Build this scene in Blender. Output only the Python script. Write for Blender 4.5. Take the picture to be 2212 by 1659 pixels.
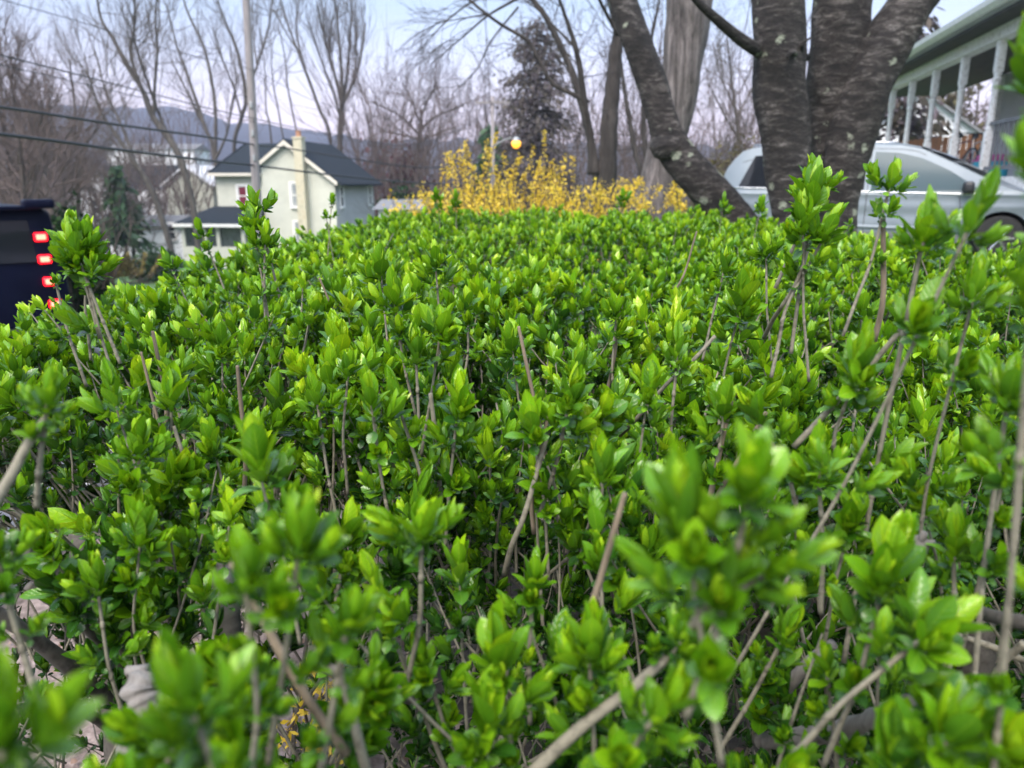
import bpy, bmesh, math, random
import numpy as np
from mathutils import Vector, Matrix

for o in list(bpy.data.objects):
    bpy.data.objects.remove(o)
R = math.radians
scene = bpy.context.scene
COL = scene.collection

# ------------------------------------------------------------------ camera
CAM_Z = 1.42
PITCH = R(14.7)
cam_d = bpy.data.cameras.new('camera')
cam = bpy.data.objects.new('camera', cam_d)
COL.objects.link(cam)
cam.location = (0, 0, CAM_Z)
cam.rotation_euler = (math.pi / 2 - PITCH, 0, 0)
cam_d.sensor_width = 36
cam_d.lens = 26.7
cam_d.clip_start = 0.02
cam_d.clip_end = 6000
cam_d.dof.use_dof = True
cam_d.dof.focus_distance = 0.98
cam_d.dof.aperture_fstop = 6.6
scene.camera = cam

# ------------------------------------------------------------------ world
SUN_EL, SUN_ROT = R(52), R(200)
w = bpy.data.worlds.new('World')
scene.world = w
w.use_nodes = True
nt = w.node_tree
nt.nodes.clear()
wo = nt.nodes.new('ShaderNodeOutputWorld')
bg = nt.nodes.new('ShaderNodeBackground')
sky = nt.nodes.new('ShaderNodeTexSky')
sky.sky_type = 'NISHITA'
sky.sun_disc = False
sky.sun_elevation = SUN_EL
sky.sun_rotation = SUN_ROT
sky.air_density = 1.0
sky.dust_density = 0.6
tc = nt.nodes.new('ShaderNodeTexCoord')
sep = nt.nodes.new('ShaderNodeSeparateXYZ')
ramp = nt.nodes.new('ShaderNodeValToRGB')
cr = ramp.color_ramp
cr.elements[0].position = 0.0
cr.elements[0].color = (0.74, 0.46, 0.55, 1)
cr.elements[1].position = 1.0
cr.elements[1].color = (2.9, 2.35, 1.75, 1)
for p, c in ((0.05, (0.75, 0.49, 0.56)), (0.12, (0.80, 0.57, 0.57)), (0.21, (0.72, 0.62, 0.58)), (0.27, (0.80, 0.69, 0.62)), (0.42, (2.6, 2.1, 1.6))):
    e = cr.elements.new(p)
    e.color = (*c, 1)
mul = nt.nodes.new('ShaderNodeMix')
mul.data_type = 'RGBA'
mul.blend_type = 'MULTIPLY'
mul.inputs[0].default_value = 1
nt.links.new(tc.outputs['Generated'], sep.inputs[0])
nt.links.new(sep.outputs['Z'], ramp.inputs[0])
nt.links.new(sky.outputs[0], mul.inputs[6])
nt.links.new(ramp.outputs[0], mul.inputs[7])
nt.links.new(mul.outputs[2], bg.inputs[0])
bg.inputs[1].default_value = 0.15
nt.links.new(bg.outputs[0], wo.inputs[0])

# ------------------------------------------------------------------ sun (dusk: weak and very soft)
sl = bpy.data.lights.new('sun', 'SUN')
sl.energy = 2.0
sl.angle = R(38)
sl.color = (1.0, 0.95, 0.88)
sun = bpy.data.objects.new('sun', sl)
COL.objects.link(sun)
_az = SUN_ROT
_sd = Vector((math.sin(_az) * math.cos(SUN_EL), math.cos(_az) * math.cos(SUN_EL), math.sin(SUN_EL)))
sun.rotation_euler = _sd.to_track_quat('Z', 'Y').to_euler()
sun.location = (0, -5, 30)

vs = scene.view_settings
vs.view_transform = 'Standard'
vs.look = 'None'
vs.exposure = 1.32
vs.gamma = 1
scene.render.engine = 'CYCLES'
cy = scene.cycles
cy.max_bounces = 7
cy.diffuse_bounces = 3
cy.glossy_bounces = 3
cy.transmission_bounces = 2
cy.transparent_max_bounces = 8
cy.volume_bounces = 0
cy.use_denoising = True
cy.sample_clamp_indirect = 6

# ------------------------------------------------------------------ helpers
FPX, CX, CY = 1640.0, 1106.0, 829.5
_c, _s = math.cos(PITCH), math.sin(PITCH)


def at(u, v, d):
    """world point that stands d metres ahead (along +Y) in the direction u, v of the survey sketch"""
    a = (u - CX) / FPX
    b = (CY - v) / FPX
    x, y, z = a, _c + _s * b, -_s + _c * b
    k = d / y
    return Vector((x * k, d, CAM_Z + z * k))


def pxm(px, d):
    return px / FPX * d


def rng(seed):
    return np.random.default_rng(seed)


ORG = {}


def org(o):
    return ORG.get(o.name, Vector((0, 0, 0))) if o else Vector((0, 0, 0))


def thing(name, label, cat, loc=(0, 0, 0), group=None):
    o = bpy.data.objects.new(name, None)
    COL.objects.link(o)
    o.location = loc
    o.empty_display_size = 0.2
    ORG[o.name] = Vector(loc)
    tag(o, label, cat, group)
    return o


def tag(o, label=None, cat=None, group=None, kind=None):
    if label:
        o['label'] = label
    if cat:
        o['category'] = cat
    if group:
        o['group'] = group
    if kind:
        o['kind'] = kind
    return o


class MB:
    """collects shapes in world coordinates and links them as one mesh object"""

    def __init__(self, xf=None):
        self.v, self.f, self.n, self.xf = [], [], 0, xf

    def add(self, v, f):
        v = np.asarray(v, dtype=float).reshape(-1, 3)
        if self.xf is not None:
            M = np.array(self.xf)
            v = v @ M[:3, :3].T + M[:3, 3]
        k = self.n
        self.v.append(v)
        self.f.extend([tuple(i + k for i in q) for q in f])
        self.n += len(v)
        return self

    def box(self, c, s, rz=0.0, bev=0.0):
        hx, hy, hz = s[0] / 2, s[1] / 2, s[2] / 2
        if bev > 0:
            bm = bmesh.new()
            bmesh.ops.create_cube(bm, size=1)
            bmesh.ops.scale(bm, vec=s, verts=bm.verts)
            bmesh.ops.bevel(bm, geom=bm.edges[:], offset=bev, segments=3, affect='EDGES', profile=0.5)
            v = np.array([p.co[:] for p in bm.verts])
            f = [tuple(q.index for q in fc.verts) for fc in bm.faces]
            bm.free()
        else:
            v = np.array([(x, y, z) for x in (-hx, hx) for y in (-hy, hy) for z in (-hz, hz)])
            f = [(0, 1, 3, 2), (4, 6, 7, 5), (0, 4, 5, 1), (2, 3, 7, 6), (0, 2, 6, 4), (1, 5, 7, 3)]
        if rz:
            ca, sa = math.cos(rz), math.sin(rz)
            v = v @ np.array([[ca, sa, 0], [-sa, ca, 0], [0, 0, 1]])
        return self.add(v + np.array(c), f)

    def tube(self, pts, rad, n=6, cap=True):
        pts = [Vector(p) for p in pts]
        if not hasattr(rad, '__len__'):
            rad = [rad] * len(pts)
        vs, f = [], []
        prev = None
        for i, p in enumerate(pts):
            t = (pts[min(i + 1, len(pts) - 1)] - pts[max(i - 1, 0)])
            if t.length < 1e-9:
                t = Vector((0, 0, 1))
            t.normalize()
            if prev is None:
                a = t.orthogonal().normalized()
            else:
                a = prev - t * prev.dot(t)
                a = a.normalized() if a.length > 1e-6 else t.orthogonal().normalized()
            prev = a
            b = t.cross(a)
            for k in range(n):
                q = 2 * math.pi * k / n
                vs.append(p + a * (math.cos(q) * rad[i]) + b * (math.sin(q) * rad[i]))
        for i in range(len(pts) - 1):
            for k in range(n):
                k2 = (k + 1) % n
                f.append((i * n + k, i * n + k2, (i + 1) * n + k2, (i + 1) * n + k))
        if cap:
            f.append(tuple(reversed(range(n))))
            f.append(tuple((len(pts) - 1) * n + k for k in range(n)))
        return self.add([v[:] for v in vs], f)

    def lathe(self, c, prof, n=24, axis='Z'):
        """prof: (radius, height) pairs round an axis through c"""
        vs, f = [], []
        for r_, h in prof:
            for k in range(n):
                q = 2 * math.pi * k / n
                a, b = r_ * math.cos(q), r_ * math.sin(q)
                if axis == 'Z':
                    vs.append((c[0] + a, c[1] + b, c[2] + h))
                elif axis == 'Y':
                    vs.append((c[0] + a, c[1] + h, c[2] + b))
                else:
                    vs.append((c[0] + h, c[1] + a, c[2] + b))
        for i in range(len(prof) - 1):
            for k in range(n):
                k2 = (k + 1) % n
                f.append((i * n + k, i * n + k2, (i + 1) * n + k2, (i + 1) * n + k))
        f.append(tuple(reversed(range(n))))
        f.append(tuple((len(prof) - 1) * n + k for k in range(n)))
        return self.add(vs, f)

    def prism(self, poly, off):
        """closed polygon (3-D points) pushed along the vector off"""
        m = len(poly)
        p = np.array([tuple(q) for q in poly], dtype=float)
        v = np.vstack([p, p + np.array(tuple(off))])
        f = [tuple(range(m)), tuple(reversed(range(m, 2 * m)))]
        for k in range(m):
            k2 = (k + 1) % m
            f.append((k, k + m, k2 + m, k2))
        return self.add(v, f)

    def grid(self, P):
        """P[i][j] of points"""
        P = np.asarray(P, dtype=float)
        a, b = P.shape[:2]
        f = [(i * b + j, i * b + j + 1, (i + 1) * b + j + 1, (i + 1) * b + j) for i in range(a - 1) for j in range(b - 1)]
        return self.add(P.reshape(-1, 3), f)

    def build(self, name, m, parent=None, smooth=False, fix=True):
        v = np.vstack(self.v) - np.array(org(parent)[:])
        me = bpy.data.meshes.new(name)
        me.from_pydata(v.tolist(), [], self.f)
        if fix:
            bm = bmesh.new()
            bm.from_mesh(me)
            bmesh.ops.recalc_face_normals(bm, faces=bm.faces)
            bm.to_mesh(me)
            bm.free()
        me.materials.append(m)
        if smooth:
            me.shade_smooth()
            if smooth != 'all':
                try:
                    me.set_sharp_from_angle(angle=R(40))
                except Exception:
                    pass
        o = bpy.data.objects.new(name, me)
        COL.objects.link(o)
        if parent:
            o.parent = parent
            ORG[o.name] = org(parent)
        return o


def np_mesh(name, v, f, m, parent=None, attrs=None, smooth=True):
    """one mesh from numpy arrays; f is a list of (k,4) or (k,3) arrays"""
    me = bpy.data.meshes.new(name)
    v = np.asarray(v, dtype=np.float32) - np.array(org(parent)[:], dtype=np.float32)
    me.vertices.add(len(v))
    me.vertices.foreach_set('co', v.ravel())
    loops = np.concatenate([a.ravel() for a in f]).astype(np.int32)
    tot = np.concatenate([np.full(len(a), a.shape[1]) for a in f]).astype(np.int32)
    start = np.concatenate([[0], np.cumsum(tot)[:-1]]).astype(np.int32)
    me.loops.add(len(loops))
    me.loops.foreach_set('vertex_index', loops)
    me.polygons.add(len(tot))
    me.polygons.foreach_set('loop_start', start)
    me.polygons.foreach_set('loop_total', tot)
    me.update(calc_edges=True)
    for nm, (ty, arr) in (attrs or {}).items():
        a = me.attributes.new(nm, ty, 'POINT')
        a.data.foreach_set('value' if ty == 'FLOAT' else 'vector', np.asarray(arr, dtype=np.float32).ravel())
    me.materials.append(m)
    if smooth:
        me.shade_smooth()
    o = bpy.data.objects.new(name, me)
    COL.objects.link(o)
    if parent:
        o.parent = parent
        ORG[o.name] = org(parent)
    return o


def batch_tubes(P, Rr, n=5):
    """P (N,K,3), Rr (N,K): N tubes at once -> verts, quads"""
    P = np.asarray(P, float)
    N, K = P.shape[:2]
    T = np.gradient(P, axis=1)
    T /= np.linalg.norm(T, axis=2, keepdims=True) + 1e-9
    ref = np.where(np.abs(T[:, :1, 2:3]) > 0.9, np.array([[[1.0, 0, 0]]]), np.array([[[0, 0, 1.0]]]))
    A = np.cross(T, np.broadcast_to(ref, T.shape))
    A /= np.linalg.norm(A, axis=2, keepdims=True) + 1e-9
    B = np.cross(T, A)
    q = np.arange(n) * 2 * np.pi / n
    V = P[:, :, None] + Rr[:, :, None, None] * (A[:, :, None] * np.cos(q)[None, None, :, None] + B[:, :, None] * np.sin(q)[None, None, :, None])
    idx = np.arange(N * K * n).reshape(N, K, n)
    i2 = np.roll(idx, -1, axis=2)
    F = np.stack([idx[:, :-1], i2[:, :-1], i2[:, 1:], idx[:, 1:]], axis=-1).reshape(-1, 4)
    return V.reshape(-1, 3), F


# ------------------------------------------------------------------ materials
def mat(name):
    m = bpy.data.materials.new(name)
    m.use_nodes = True
    t = m.node_tree
    return m, t, t.nodes['Principled BSDF']


def N(t, ty, **kw):
    n = t.nodes.new(ty)
    for k, v in kw.items():
        if k.startswith('i_'):
            n.inputs[int(k[2:]) if k[2:].isdigit() else k[2:].replace('_', ' ')].default_value = v
        else:
            setattr(n, k, v)
    return n


def ramp_node(t, fac, stops):
    r = t.nodes.new('ShaderNodeValToRGB')
    el = r.color_ramp.elements
    while len(el) < len(stops):
        el.new(0.5)
    for e, (p, c) in zip(el, stops):
        e.position = p
        e.color = (*c, 1)
    t.links.new(fac, r.inputs[0])
    return r.outputs[0]


def noise(t, scale, detail=5, rough=0.6, vec=None, stretch=None, dist=0.0):
    n = N(t, 'ShaderNodeTexNoise')
    n.inputs['Scale'].default_value = scale
    n.inputs['Detail'].default_value = detail
    n.inputs['Roughness'].default_value = rough
    n.inputs['Distortion'].default_value = dist
    if vec is None:
        vec = t.nodes.new('ShaderNodeTexCoord').outputs['Object']
    if stretch:
        mp = N(t, 'ShaderNodeMapping')
        mp.inputs['Scale'].default_value = stretch
        t.links.new(vec, mp.inputs[0])
        vec = mp.outputs[0]
    t.links.new(vec, n.inputs['Vector'])
    return n.outputs['Fac']


def bump(t, b, h, strength=0.5, dist=0.02):
    n = N(t, 'ShaderNodeBump')
    n.inputs['Strength'].default_value = strength
    n.inputs['Distance'].default_value = dist
    t.links.new(h, n.inputs['Height'])
    t.links.new(n.outputs[0], b.inputs['Normal'])


def surf(name, c1, c2, scale=6, rough=0.7, bmp=0.2, stretch=None, metal=0.0, spec=0.5, c3=None, dist=0.01):
    m, t, b = mat(name)
    f = noise(t, scale, stretch=stretch)
    stops = [(0.3, c1), (0.7, c2)] if c3 is None else [(0.28, c1), (0.5, c2), (0.72, c3)]
    t.links.new(ramp_node(t, f, stops), b.inputs['Base Color'])
    b.inputs['Roughness'].default_value = rough
    b.inputs['Metallic'].default_value = metal
    b.inputs['Specular IOR Level'].default_value = spec
    if bmp:
        bump(t, b, f, bmp, dist)
    return m


def mixc(t, fac, a, b, mode='MIX'):
    n = t.nodes.new('ShaderNodeMix')
    n.data_type = 'RGBA'
    n.blend_type = mode
    for s, x in ((0, fac), (6, a), (7, b)):
        if isinstance(x, (int, float)):
            n.inputs[s].default_value = x
        elif isinstance(x, tuple):
            n.inputs[s].default_value = (*x, 1)
        else:
            t.links.new(x, n.inputs[s])
    return n.outputs[2]


def math_node(t, op, a, b=None, clamp=False):
    n = t.nodes.new('ShaderNodeMath')
    n.operation = op
    n.use_clamp = clamp
    for i, x in enumerate((a, b)):
        if x is None:
            continue
        if isinstance(x, (int, float)):
            n.inputs[i].default_value = x
        else:
            t.links.new(x, n.inputs[i])
    return n.outputs[0]


def leaf_material(name, stops, trans=0.26, rough=0.36, veins=True, spec=0.5, tint=(1.5, 1.25, 0.5)):
    m, t, b = mat(name)
    at_ = N(t, 'ShaderNodeAttribute', attribute_name='tone')
    col = ramp_node(t, at_.outputs['Fac'], stops)
    geo = N(t, 'ShaderNodeNewGeometry')
    if veins:
        lc = N(t, 'ShaderNodeAttribute', attribute_name='leafco')
        sx = N(t, 'ShaderNodeSeparateXYZ')
        t.links.new(lc.outputs['Vector'], sx.inputs[0])
        ax = math_node(t, 'ABSOLUTE', sx.outputs[0])
        mid = math_node(t, 'SUBTRACT', 1.0, math_node(t, 'MULTIPLY', ax, 9.0), clamp=True)
        # side veins run obliquely from the midrib
        ph = math_node(t, 'SUBTRACT', math_node(t, 'MULTIPLY', sx.outputs[1], 44.0), math_node(t, 'MULTIPLY', ax, 12.0))
        sv = math_node(t, 'POWER', math_node(t, 'ADD', math_node(t, 'MULTIPLY', math_node(t, 'SINE', ph), 0.5), 0.5), 6.0)
        light = mixc(t, 1.0, col, (1.9, 1.45, 1.6), 'MULTIPLY')
        f = math_node(t, 'ADD', math_node(t, 'MULTIPLY', mid, 0.75), math_node(t, 'MULTIPLY', sv, 0.28), clamp=True)
        col2 = mixc(t, f, col, light)
        edge = math_node(t, 'MULTIPLY', math_node(t, 'SUBTRACT', ax, 0.8), 2.2, clamp=True)
        col2 = mixc(t, edge, col2, mixc(t, 1.0, col, (1.5, 0.85, 0.8), 'MULTIPLY'))
        nz = noise(t, 260, 3)
        h = math_node(t, 'SUBTRACT', math_node(t, 'MULTIPLY', nz, 0.5), math_node(t, 'ADD', math_node(t, 'MULTIPLY', mid, 1.0), math_node(t, 'MULTIPLY', sv, 0.6)))
        bump(t, b, h, 0.5, 0.0006)
        col = col2
    nf = noise(t, 14, 2)
    col = mixc(t, 0.5, col, mixc(t, 1.0, col, ramp_node(t, nf, [(0.35, (0.72, 0.8, 0.8)), (0.65, (1.25, 1.12, 1.0))]), 'MULTIPLY'))
    back = mixc(t, 1.0, col, (1.05, 1.0, 1.5), 'MULTIPLY')
    col = mixc(t, math_node(t, 'MULTIPLY', geo.outputs['Backfacing'], 0.7), col, back)
    t.links.new(col, b.inputs['Base Color'])
    b.inputs['Roughness'].default_value = rough
    b.inputs['Specular IOR Level'].default_value = spec
    tr = N(t, 'ShaderNodeBsdfTranslucent')
    t.links.new(mixc(t, 1.0, col, tint, 'MULTIPLY'), tr.inputs[0])
    mx = N(t, 'ShaderNodeMixShader')
    mx.inputs[0].default_value = trans
    t.links.new(b.outputs[0], mx.inputs[1])
    t.links.new(tr.outputs[0], mx.inputs[2])
    t.links.new(mx.outputs[0], t.nodes['Material Output'].inputs[0])
    return m


def bark_ringed(name):
    """cherry bark: dark, with horizontal lenticel bands, peeling streaks and pale lichen"""
    m, t, b = mat(name)
    tcn = t.nodes.new('ShaderNodeTexCoord').outputs['Object']
    big = noise(t, 2.2, 6, 0.65, tcn)
    band = noise(t, 6.0, 8, 0.78, tcn, (1.0, 1.0, 3.2), 0.5)
    fine = noise(t, 38.0, 6, 0.7, tcn, (1, 1, 2.6))
    base = ramp_node(t, band, [(0.36, (0.004, 0.0035, 0.0035)), (0.48, (0.022, 0.018, 0.017)), (0.56, (0.07, 0.062, 0.058)), (0.66, (0.24, 0.225, 0.215))])
    base = mixc(t, 0.75, base, ramp_node(t, fine, [(0.34, (0.35, 0.33, 0.32)), (0.66, (1.5, 1.5, 1.5))]), 'MULTIPLY')
    base = mixc(t, 0.85, base, ramp_node(t, big, [(0.38, (0.22, 0.20, 0.18)), (0.6, (1.1, 1.1, 1.1))]), 'MULTIPLY')
    vo = N(t, 'ShaderNodeTexVoronoi')
    vo.inputs['Scale'].default_value = 7.5
    mp = noise(t, 9.0, 4, 0.6, tcn)
    off = N(t, 'ShaderNodeVectorMath', operation='MULTIPLY_ADD')
    off.inputs[1].default_value = (1, 1, 1)
    t.links.new(tcn, off.inputs[0])
    cmb = N(t, 'ShaderNodeCombineXYZ')
    t.links.new(math_node(t, 'MULTIPLY', mp, 0.22), cmb.inputs[0])
    t.links.new(math_node(t, 'MULTIPLY', fine, 0.12), cmb.inputs[2])
    t.links.new(cmb.outputs[0], off.inputs[2])
    t.links.new(off.outputs[0], vo.inputs['Vector'])
    sel = N(t, 'ShaderNodeSeparateColor')
    t.links.new(vo.outputs['Color'], sel.inputs[0])
    size = math_node(t, 'MULTIPLY', math_node(t, 'SUBTRACT', sel.outputs[0], 0.50), 0.75, clamp=True)
    lich = math_node(t, 'MULTIPLY', math_node(t, 'SUBTRACT', size, vo.outputs['Distance']), 12.0, clamp=True)
    lich = math_node(t, 'MULTIPLY', lich, ramp_node(t, fine, [(0.38, (0, 0, 0)), (0.52, (1, 1, 1))]))
    col = mixc(t, lich, base, (0.36, 0.40, 0.31))
    t.links.new(col, b.inputs['Base Color'])
    b.inputs['Roughness'].default_value = 0.85
    h = math_node(t, 'ADD', math_node(t, 'MULTIPLY', band, 1.0), math_node(t, 'MULTIPLY', fine, 0.45))
    bump(t, b, h, 1.0, 0.06)
    return m


def bark_furrow(name, dark, mid, light, scale=9.0, squash=0.10, bmp=0.9):
    m, t, b = mat(name)
    tcn = t.nodes.new('ShaderNodeTexCoord').outputs['Object']
    f = noise(t, scale, 6, 0.7, tcn, (1, 1, squash), 0.4)
    g = noise(t, scale * 3, 5, 0.6, tcn, (1, 1, 0.35))
    col = ramp_node(t, f, [(0.32, dark), (0.5, mid), (0.68, light)])
    col = mixc(t, 0.5, col, ramp_node(t, g, [(0.35, (0.6, 0.6, 0.6)), (0.65, (1.3, 1.3, 1.3))]), 'MULTIPLY')
    t.links.new(col, b.inputs['Base Color'])
    b.inputs['Roughness'].default_value = 0.9
    bump(t, b, f, bmp, 0.04)
    return m


M = {}
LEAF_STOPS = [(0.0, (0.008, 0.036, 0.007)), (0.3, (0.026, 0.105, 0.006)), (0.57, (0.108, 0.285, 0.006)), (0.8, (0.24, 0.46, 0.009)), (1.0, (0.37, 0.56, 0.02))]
M['leaf'] = leaf_material('hedge_leaf', LEAF_STOPS, rough=.24, spec=.68)
M['twig'] = surf('hedge_twig', (0.05, 0.044, 0.032), (0.19, 0.175, 0.13), 90, 0.8, 0.4, c3=(0.115, 0.104, 0.077), dist=0.002)
M['cut'] = surf('cut_twig', (0.075, 0.058, 0.04), (0.23, 0.18, 0.125), 120, 0.85, 0.4, stretch=(1, 1, 0.2), dist=0.002)
M['branch'] = surf('hedge_branch', (0.022, 0.019, 0.016), (0.085, 0.077, 0.066), 60, 0.85, 0.5, c3=(0.05, 0.045, 0.038), dist=0.004)
M['deadwood'] = surf('weathered_wood', (0.05, 0.043, 0.037), (0.22, 0.205, 0.19), 45, 0.9, 0.8, stretch=(1, 1, 0.25), c3=(0.115, 0.10, 0.088), dist=0.006)
M['cherry'] = bark_ringed('cherry_bark')
M['shaggy'] = bark_furrow('shaggy_bark', (0.022, 0.019, 0.019), (0.085, 0.075, 0.073), (0.19, 0.17, 0.168), 15, 0.09)
M['darkbark'] = bark_furrow('dark_bark', (0.012, 0.010, 0.009), (0.032, 0.027, 0.025), (0.065, 0.056, 0.052), 10, 0.12)
M['greybark'] = bark_furrow('grey_bark', (0.035, 0.031, 0.028), (0.07, 0.062, 0.056), (0.12, 0.107, 0.095), 6, 0.15)
M['brownbark'] = bark_furrow('brown_bark', (0.036, 0.028, 0.025), (0.068, 0.055, 0.049), (0.11, 0.09, 0.08), 6, 0.15)
M['twiggrey'] = surf('grey_twigs', (0.065, 0.056, 0.05), (0.115, 0.10, 0.088), 3, 0.9, 0)
M['twigred'] = surf('reddish_twigs', (0.06, 0.045, 0.042), (0.125, 0.095, 0.088), 3, 0.9, 0)
M['twigdark'] = surf('dark_twigs', (0.022, 0.019, 0.018), (0.045, 0.039, 0.037), 3, 0.9, 0)
M['pole'] = surf('pole_wood', (0.16, 0.145, 0.15), (0.27, 0.245, 0.25), 5, 0.85, 0.3, stretch=(6, 6, 0.4))
M['cable'] = surf('cable_rubber', (0.012, 0.013, 0.017), (0.022, 0.023, 0.03), 20, 0.6, 0)
M['steel'] = surf('galvanised_steel', (0.25, 0.26, 0.27), (0.36, 0.37, 0.38), 12, 0.5, 0.1, metal=0.6)


def siding(name, c1, c2, pitch, rough=0.65, depth=0.02):
    """horizontal lap siding: shadow line from the bump, faint weathering"""
    m, t, b = mat(name)
    tcn = t.nodes.new('ShaderNodeTexCoord').outputs['Object']
    sp = N(t, 'ShaderNodeSeparateXYZ')
    t.links.new(tcn, sp.inputs[0])
    fr = math_node(t, 'FRACT', math_node(t, 'DIVIDE', sp.outputs[2], pitch))
    f = noise(t, 1.3, 5, 0.6, tcn)
    t.links.new(ramp_node(t, f, [(0.3, c1), (0.7, c2)]), b.inputs['Base Color'])
    b.inputs['Roughness'].default_value = rough
    bump(t, b, math_node(t, 'SUBTRACT', 1.0, fr), 1.0, depth)
    return m


M['cream'] = siding('cream_siding', (0.42, 0.43, 0.37), (0.50, 0.51, 0.44), 0.14)
M['shaded_wall'] = siding('shaded_side_wall', (0.36, 0.365, 0.37), (0.43, 0.435, 0.44), 0.16)  # side of the cream house, its shaded look put into the colour
M['greysiding'] = siding('grey_lap_siding', (0.33, 0.335, 0.345), (0.43, 0.435, 0.445), 0.115)
M['whitewall'] = siding('white_siding', (0.62, 0.64, 0.68), (0.75, 0.76, 0.8), 0.15)
M['roof'] = surf('dark_shingle', (0.010, 0.014, 0.019), (0.024, 0.031, 0.040), 9, 0.95, 0.5, c3=(0.016, 0.022, 0.029), spec=.12)
M['greyroof'] = surf('grey_shingle', (0.11, 0.115, 0.125), (0.19, 0.195, 0.21), 9, 0.85, 0.4)
M['trim'] = surf('white_trim', (0.66, 0.66, 0.66), (0.80, 0.79, 0.78), 8, 0.55, 0.1)
M['trimcream'] = surf('cream_trim', (0.56, 0.52, 0.45), (0.66, 0.62, 0.55), 8, 0.6, 0.1)
M['oldpaint'] = surf('peeling_white_paint', (0.36, 0.33, 0.30), (0.80, 0.79, 0.77), 17, 0.6, 0.4, c3=(0.72, 0.71, 0.70))
M['glass'] = surf('window_glass', (0.02, 0.025, 0.03), (0.05, 0.06, 0.07), 3, 0.08, 0, spec=0.9)
M['curtain'] = surf('curtained_glass', (0.20, 0.23, 0.25), (0.40, 0.42, 0.43), 2, 0.12, 0, spec=0.9)
M['redblind'] = surf('red_blind_glass', (0.12, 0.015, 0.03), (0.17, 0.03, 0.05), 2, 0.15, 0)
M['brick'] = surf('chimney_render', (0.36, 0.33, 0.24), (0.52, 0.48, 0.36), 3, 0.85, 0.3, c3=(0.46, 0.40, 0.28))
M['terracotta'] = surf('chimney_pot', (0.30, 0.15, 0.09), (0.40, 0.22, 0.14), 8, 0.8, 0.2)
M['shade'] = surf('dark_interior', (0.03, 0.03, 0.03), (0.06, 0.058, 0.055), 5, 0.8, 0.1)
M['cedar'] = surf('cedar_board', (0.24, 0.105, 0.05), (0.40, 0.20, 0.10), 6, 0.75, 0.3, stretch=(14, 14, 0.5))
M['turq'] = surf('turquoise_plastic', (0.02, 0.30, 0.42), (0.03, 0.36, 0.48), 4, 0.4, 0)
M['pink'] = surf('magenta_plastic', (0.38, 0.03, 0.20), (0.46, 0.05, 0.26), 4, 0.4, 0)
M['rubber'] = surf('tyre_rubber', (0.012, 0.012, 0.013), (0.025, 0.025, 0.026), 30, 0.8, 0.2)
M['black'] = surf('black_plastic', (0.012, 0.013, 0.016), (0.022, 0.023, 0.027), 18, 0.45, 0.05)
M['chrome'] = surf('bright_metal', (0.55, 0.56, 0.58), (0.66, 0.67, 0.7), 10, 0.25, 0, metal=0.9)

# ------------------------------------------------------------------ terrain
_cp = np.array([
    (-0.9, 1, 0), (0, 1, 0), (2, 1, 0), (3, 4, .02), (0, 4.5, 0), (-.9, 4, -.04), (-1.7, 1, -.05), (-1.9, 3, -.12), (-2.6, 4, -.28),
    (-4, 6.5, -.5), (-5.3, 9, -.78), (-8, 12, -1.2), (-6, -2, -.3), (-12, 2, -.9), (3, 6.5, .1), (0, 9, -.08), (-1.5, 9, -.35), (4, 12, .28),
    (9, 12, .33), (10, 16, .45), (12, 22, .6), (0, 14, -.6), (-5, 18, -1.4), (-11, 23, -1.75), (-12, 40, -3.0), (-10, 52, -3.7), (-25, 30, -3),
    (-30, 52, -4.5), (0, 35, -2.6), (0, 55, -4.3), (8, 40, -1.2), (20, 40, .5), (25, 15, .8), (6, -6, .2), (-6, -8, -.2), (-20, -8, -1),
    (30, 70, -2), (0, 90, -7), (-50, 90, -8), (60, 90, -4), (-80, 20, -5), (80, 20, 1), (0, -30, 0), (60, -30, 1), (-60, -30, -3)], float)


def _phi(d2):
    return np.sqrt(d2 + 4.0)


_d2 = ((_cp[:, None, :2] - _cp[None, :, :2]) ** 2).sum(-1)
_A = np.block([[_phi(_d2), np.ones((len(_cp), 1))], [np.ones((1, len(_cp))), np.zeros((1, 1))]])
_W = np.linalg.solve(_A, np.concatenate([_cp[:, 2], [0]]))


def gz(x, y):
    x, y = np.asarray(x, float), np.asarray(y, float)
    d2 = (x[..., None] - _cp[:, 0]) ** 2 + (y[..., None] - _cp[:, 1]) ** 2
    z = _phi(d2) @ _W[:-1] + _W[-1]
    r = np.hypot(x, y)
    k = np.clip((r - 70) / 90, 0, 1)
    k = k * k * (3 - 2 * k)
    return z * (1 - k) + (-10.0) * k


def g1(x, y):
    return float(gz(np.array(x), np.array(y)))


t_ = np.linspace(-1, 1, 181)
sx = np.sinh(t_ * 6.2) / math.sinh(6.2) * 2600
xs = sx
ys = sx + 4.0
X, Y = np.meshgrid(xs, ys)
Z = gz(X, Y)
g_ = rng(1)
near = np.hypot(X, Y) < 40
Z = Z + np.where(near, g_.normal(0, .012, X.shape), 0)
m, t, b = mat('earth_and_lawn')
tcn = t.nodes.new('ShaderNodeTexCoord').outputs['Object']
sp = N(t, 'ShaderNodeSeparateXYZ')
t.links.new(tcn, sp.inputs[0])
n1 = noise(t, 0.9, 6, .65, tcn)
n2 = noise(t, 26, 6, .7, tcn)
n3 = noise(t, 3.1, 5, .7, tcn)
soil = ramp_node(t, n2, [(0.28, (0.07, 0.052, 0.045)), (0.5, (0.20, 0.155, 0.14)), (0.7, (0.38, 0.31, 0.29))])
shaded_soil = ramp_node(t, n2, [(0.28, (0.012, 0.010, 0.008)), (0.5, (0.045, 0.036, 0.03)), (0.72, (0.12, 0.098, 0.085))])  # darker soil to the right: hedge shade put into the colour
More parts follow.
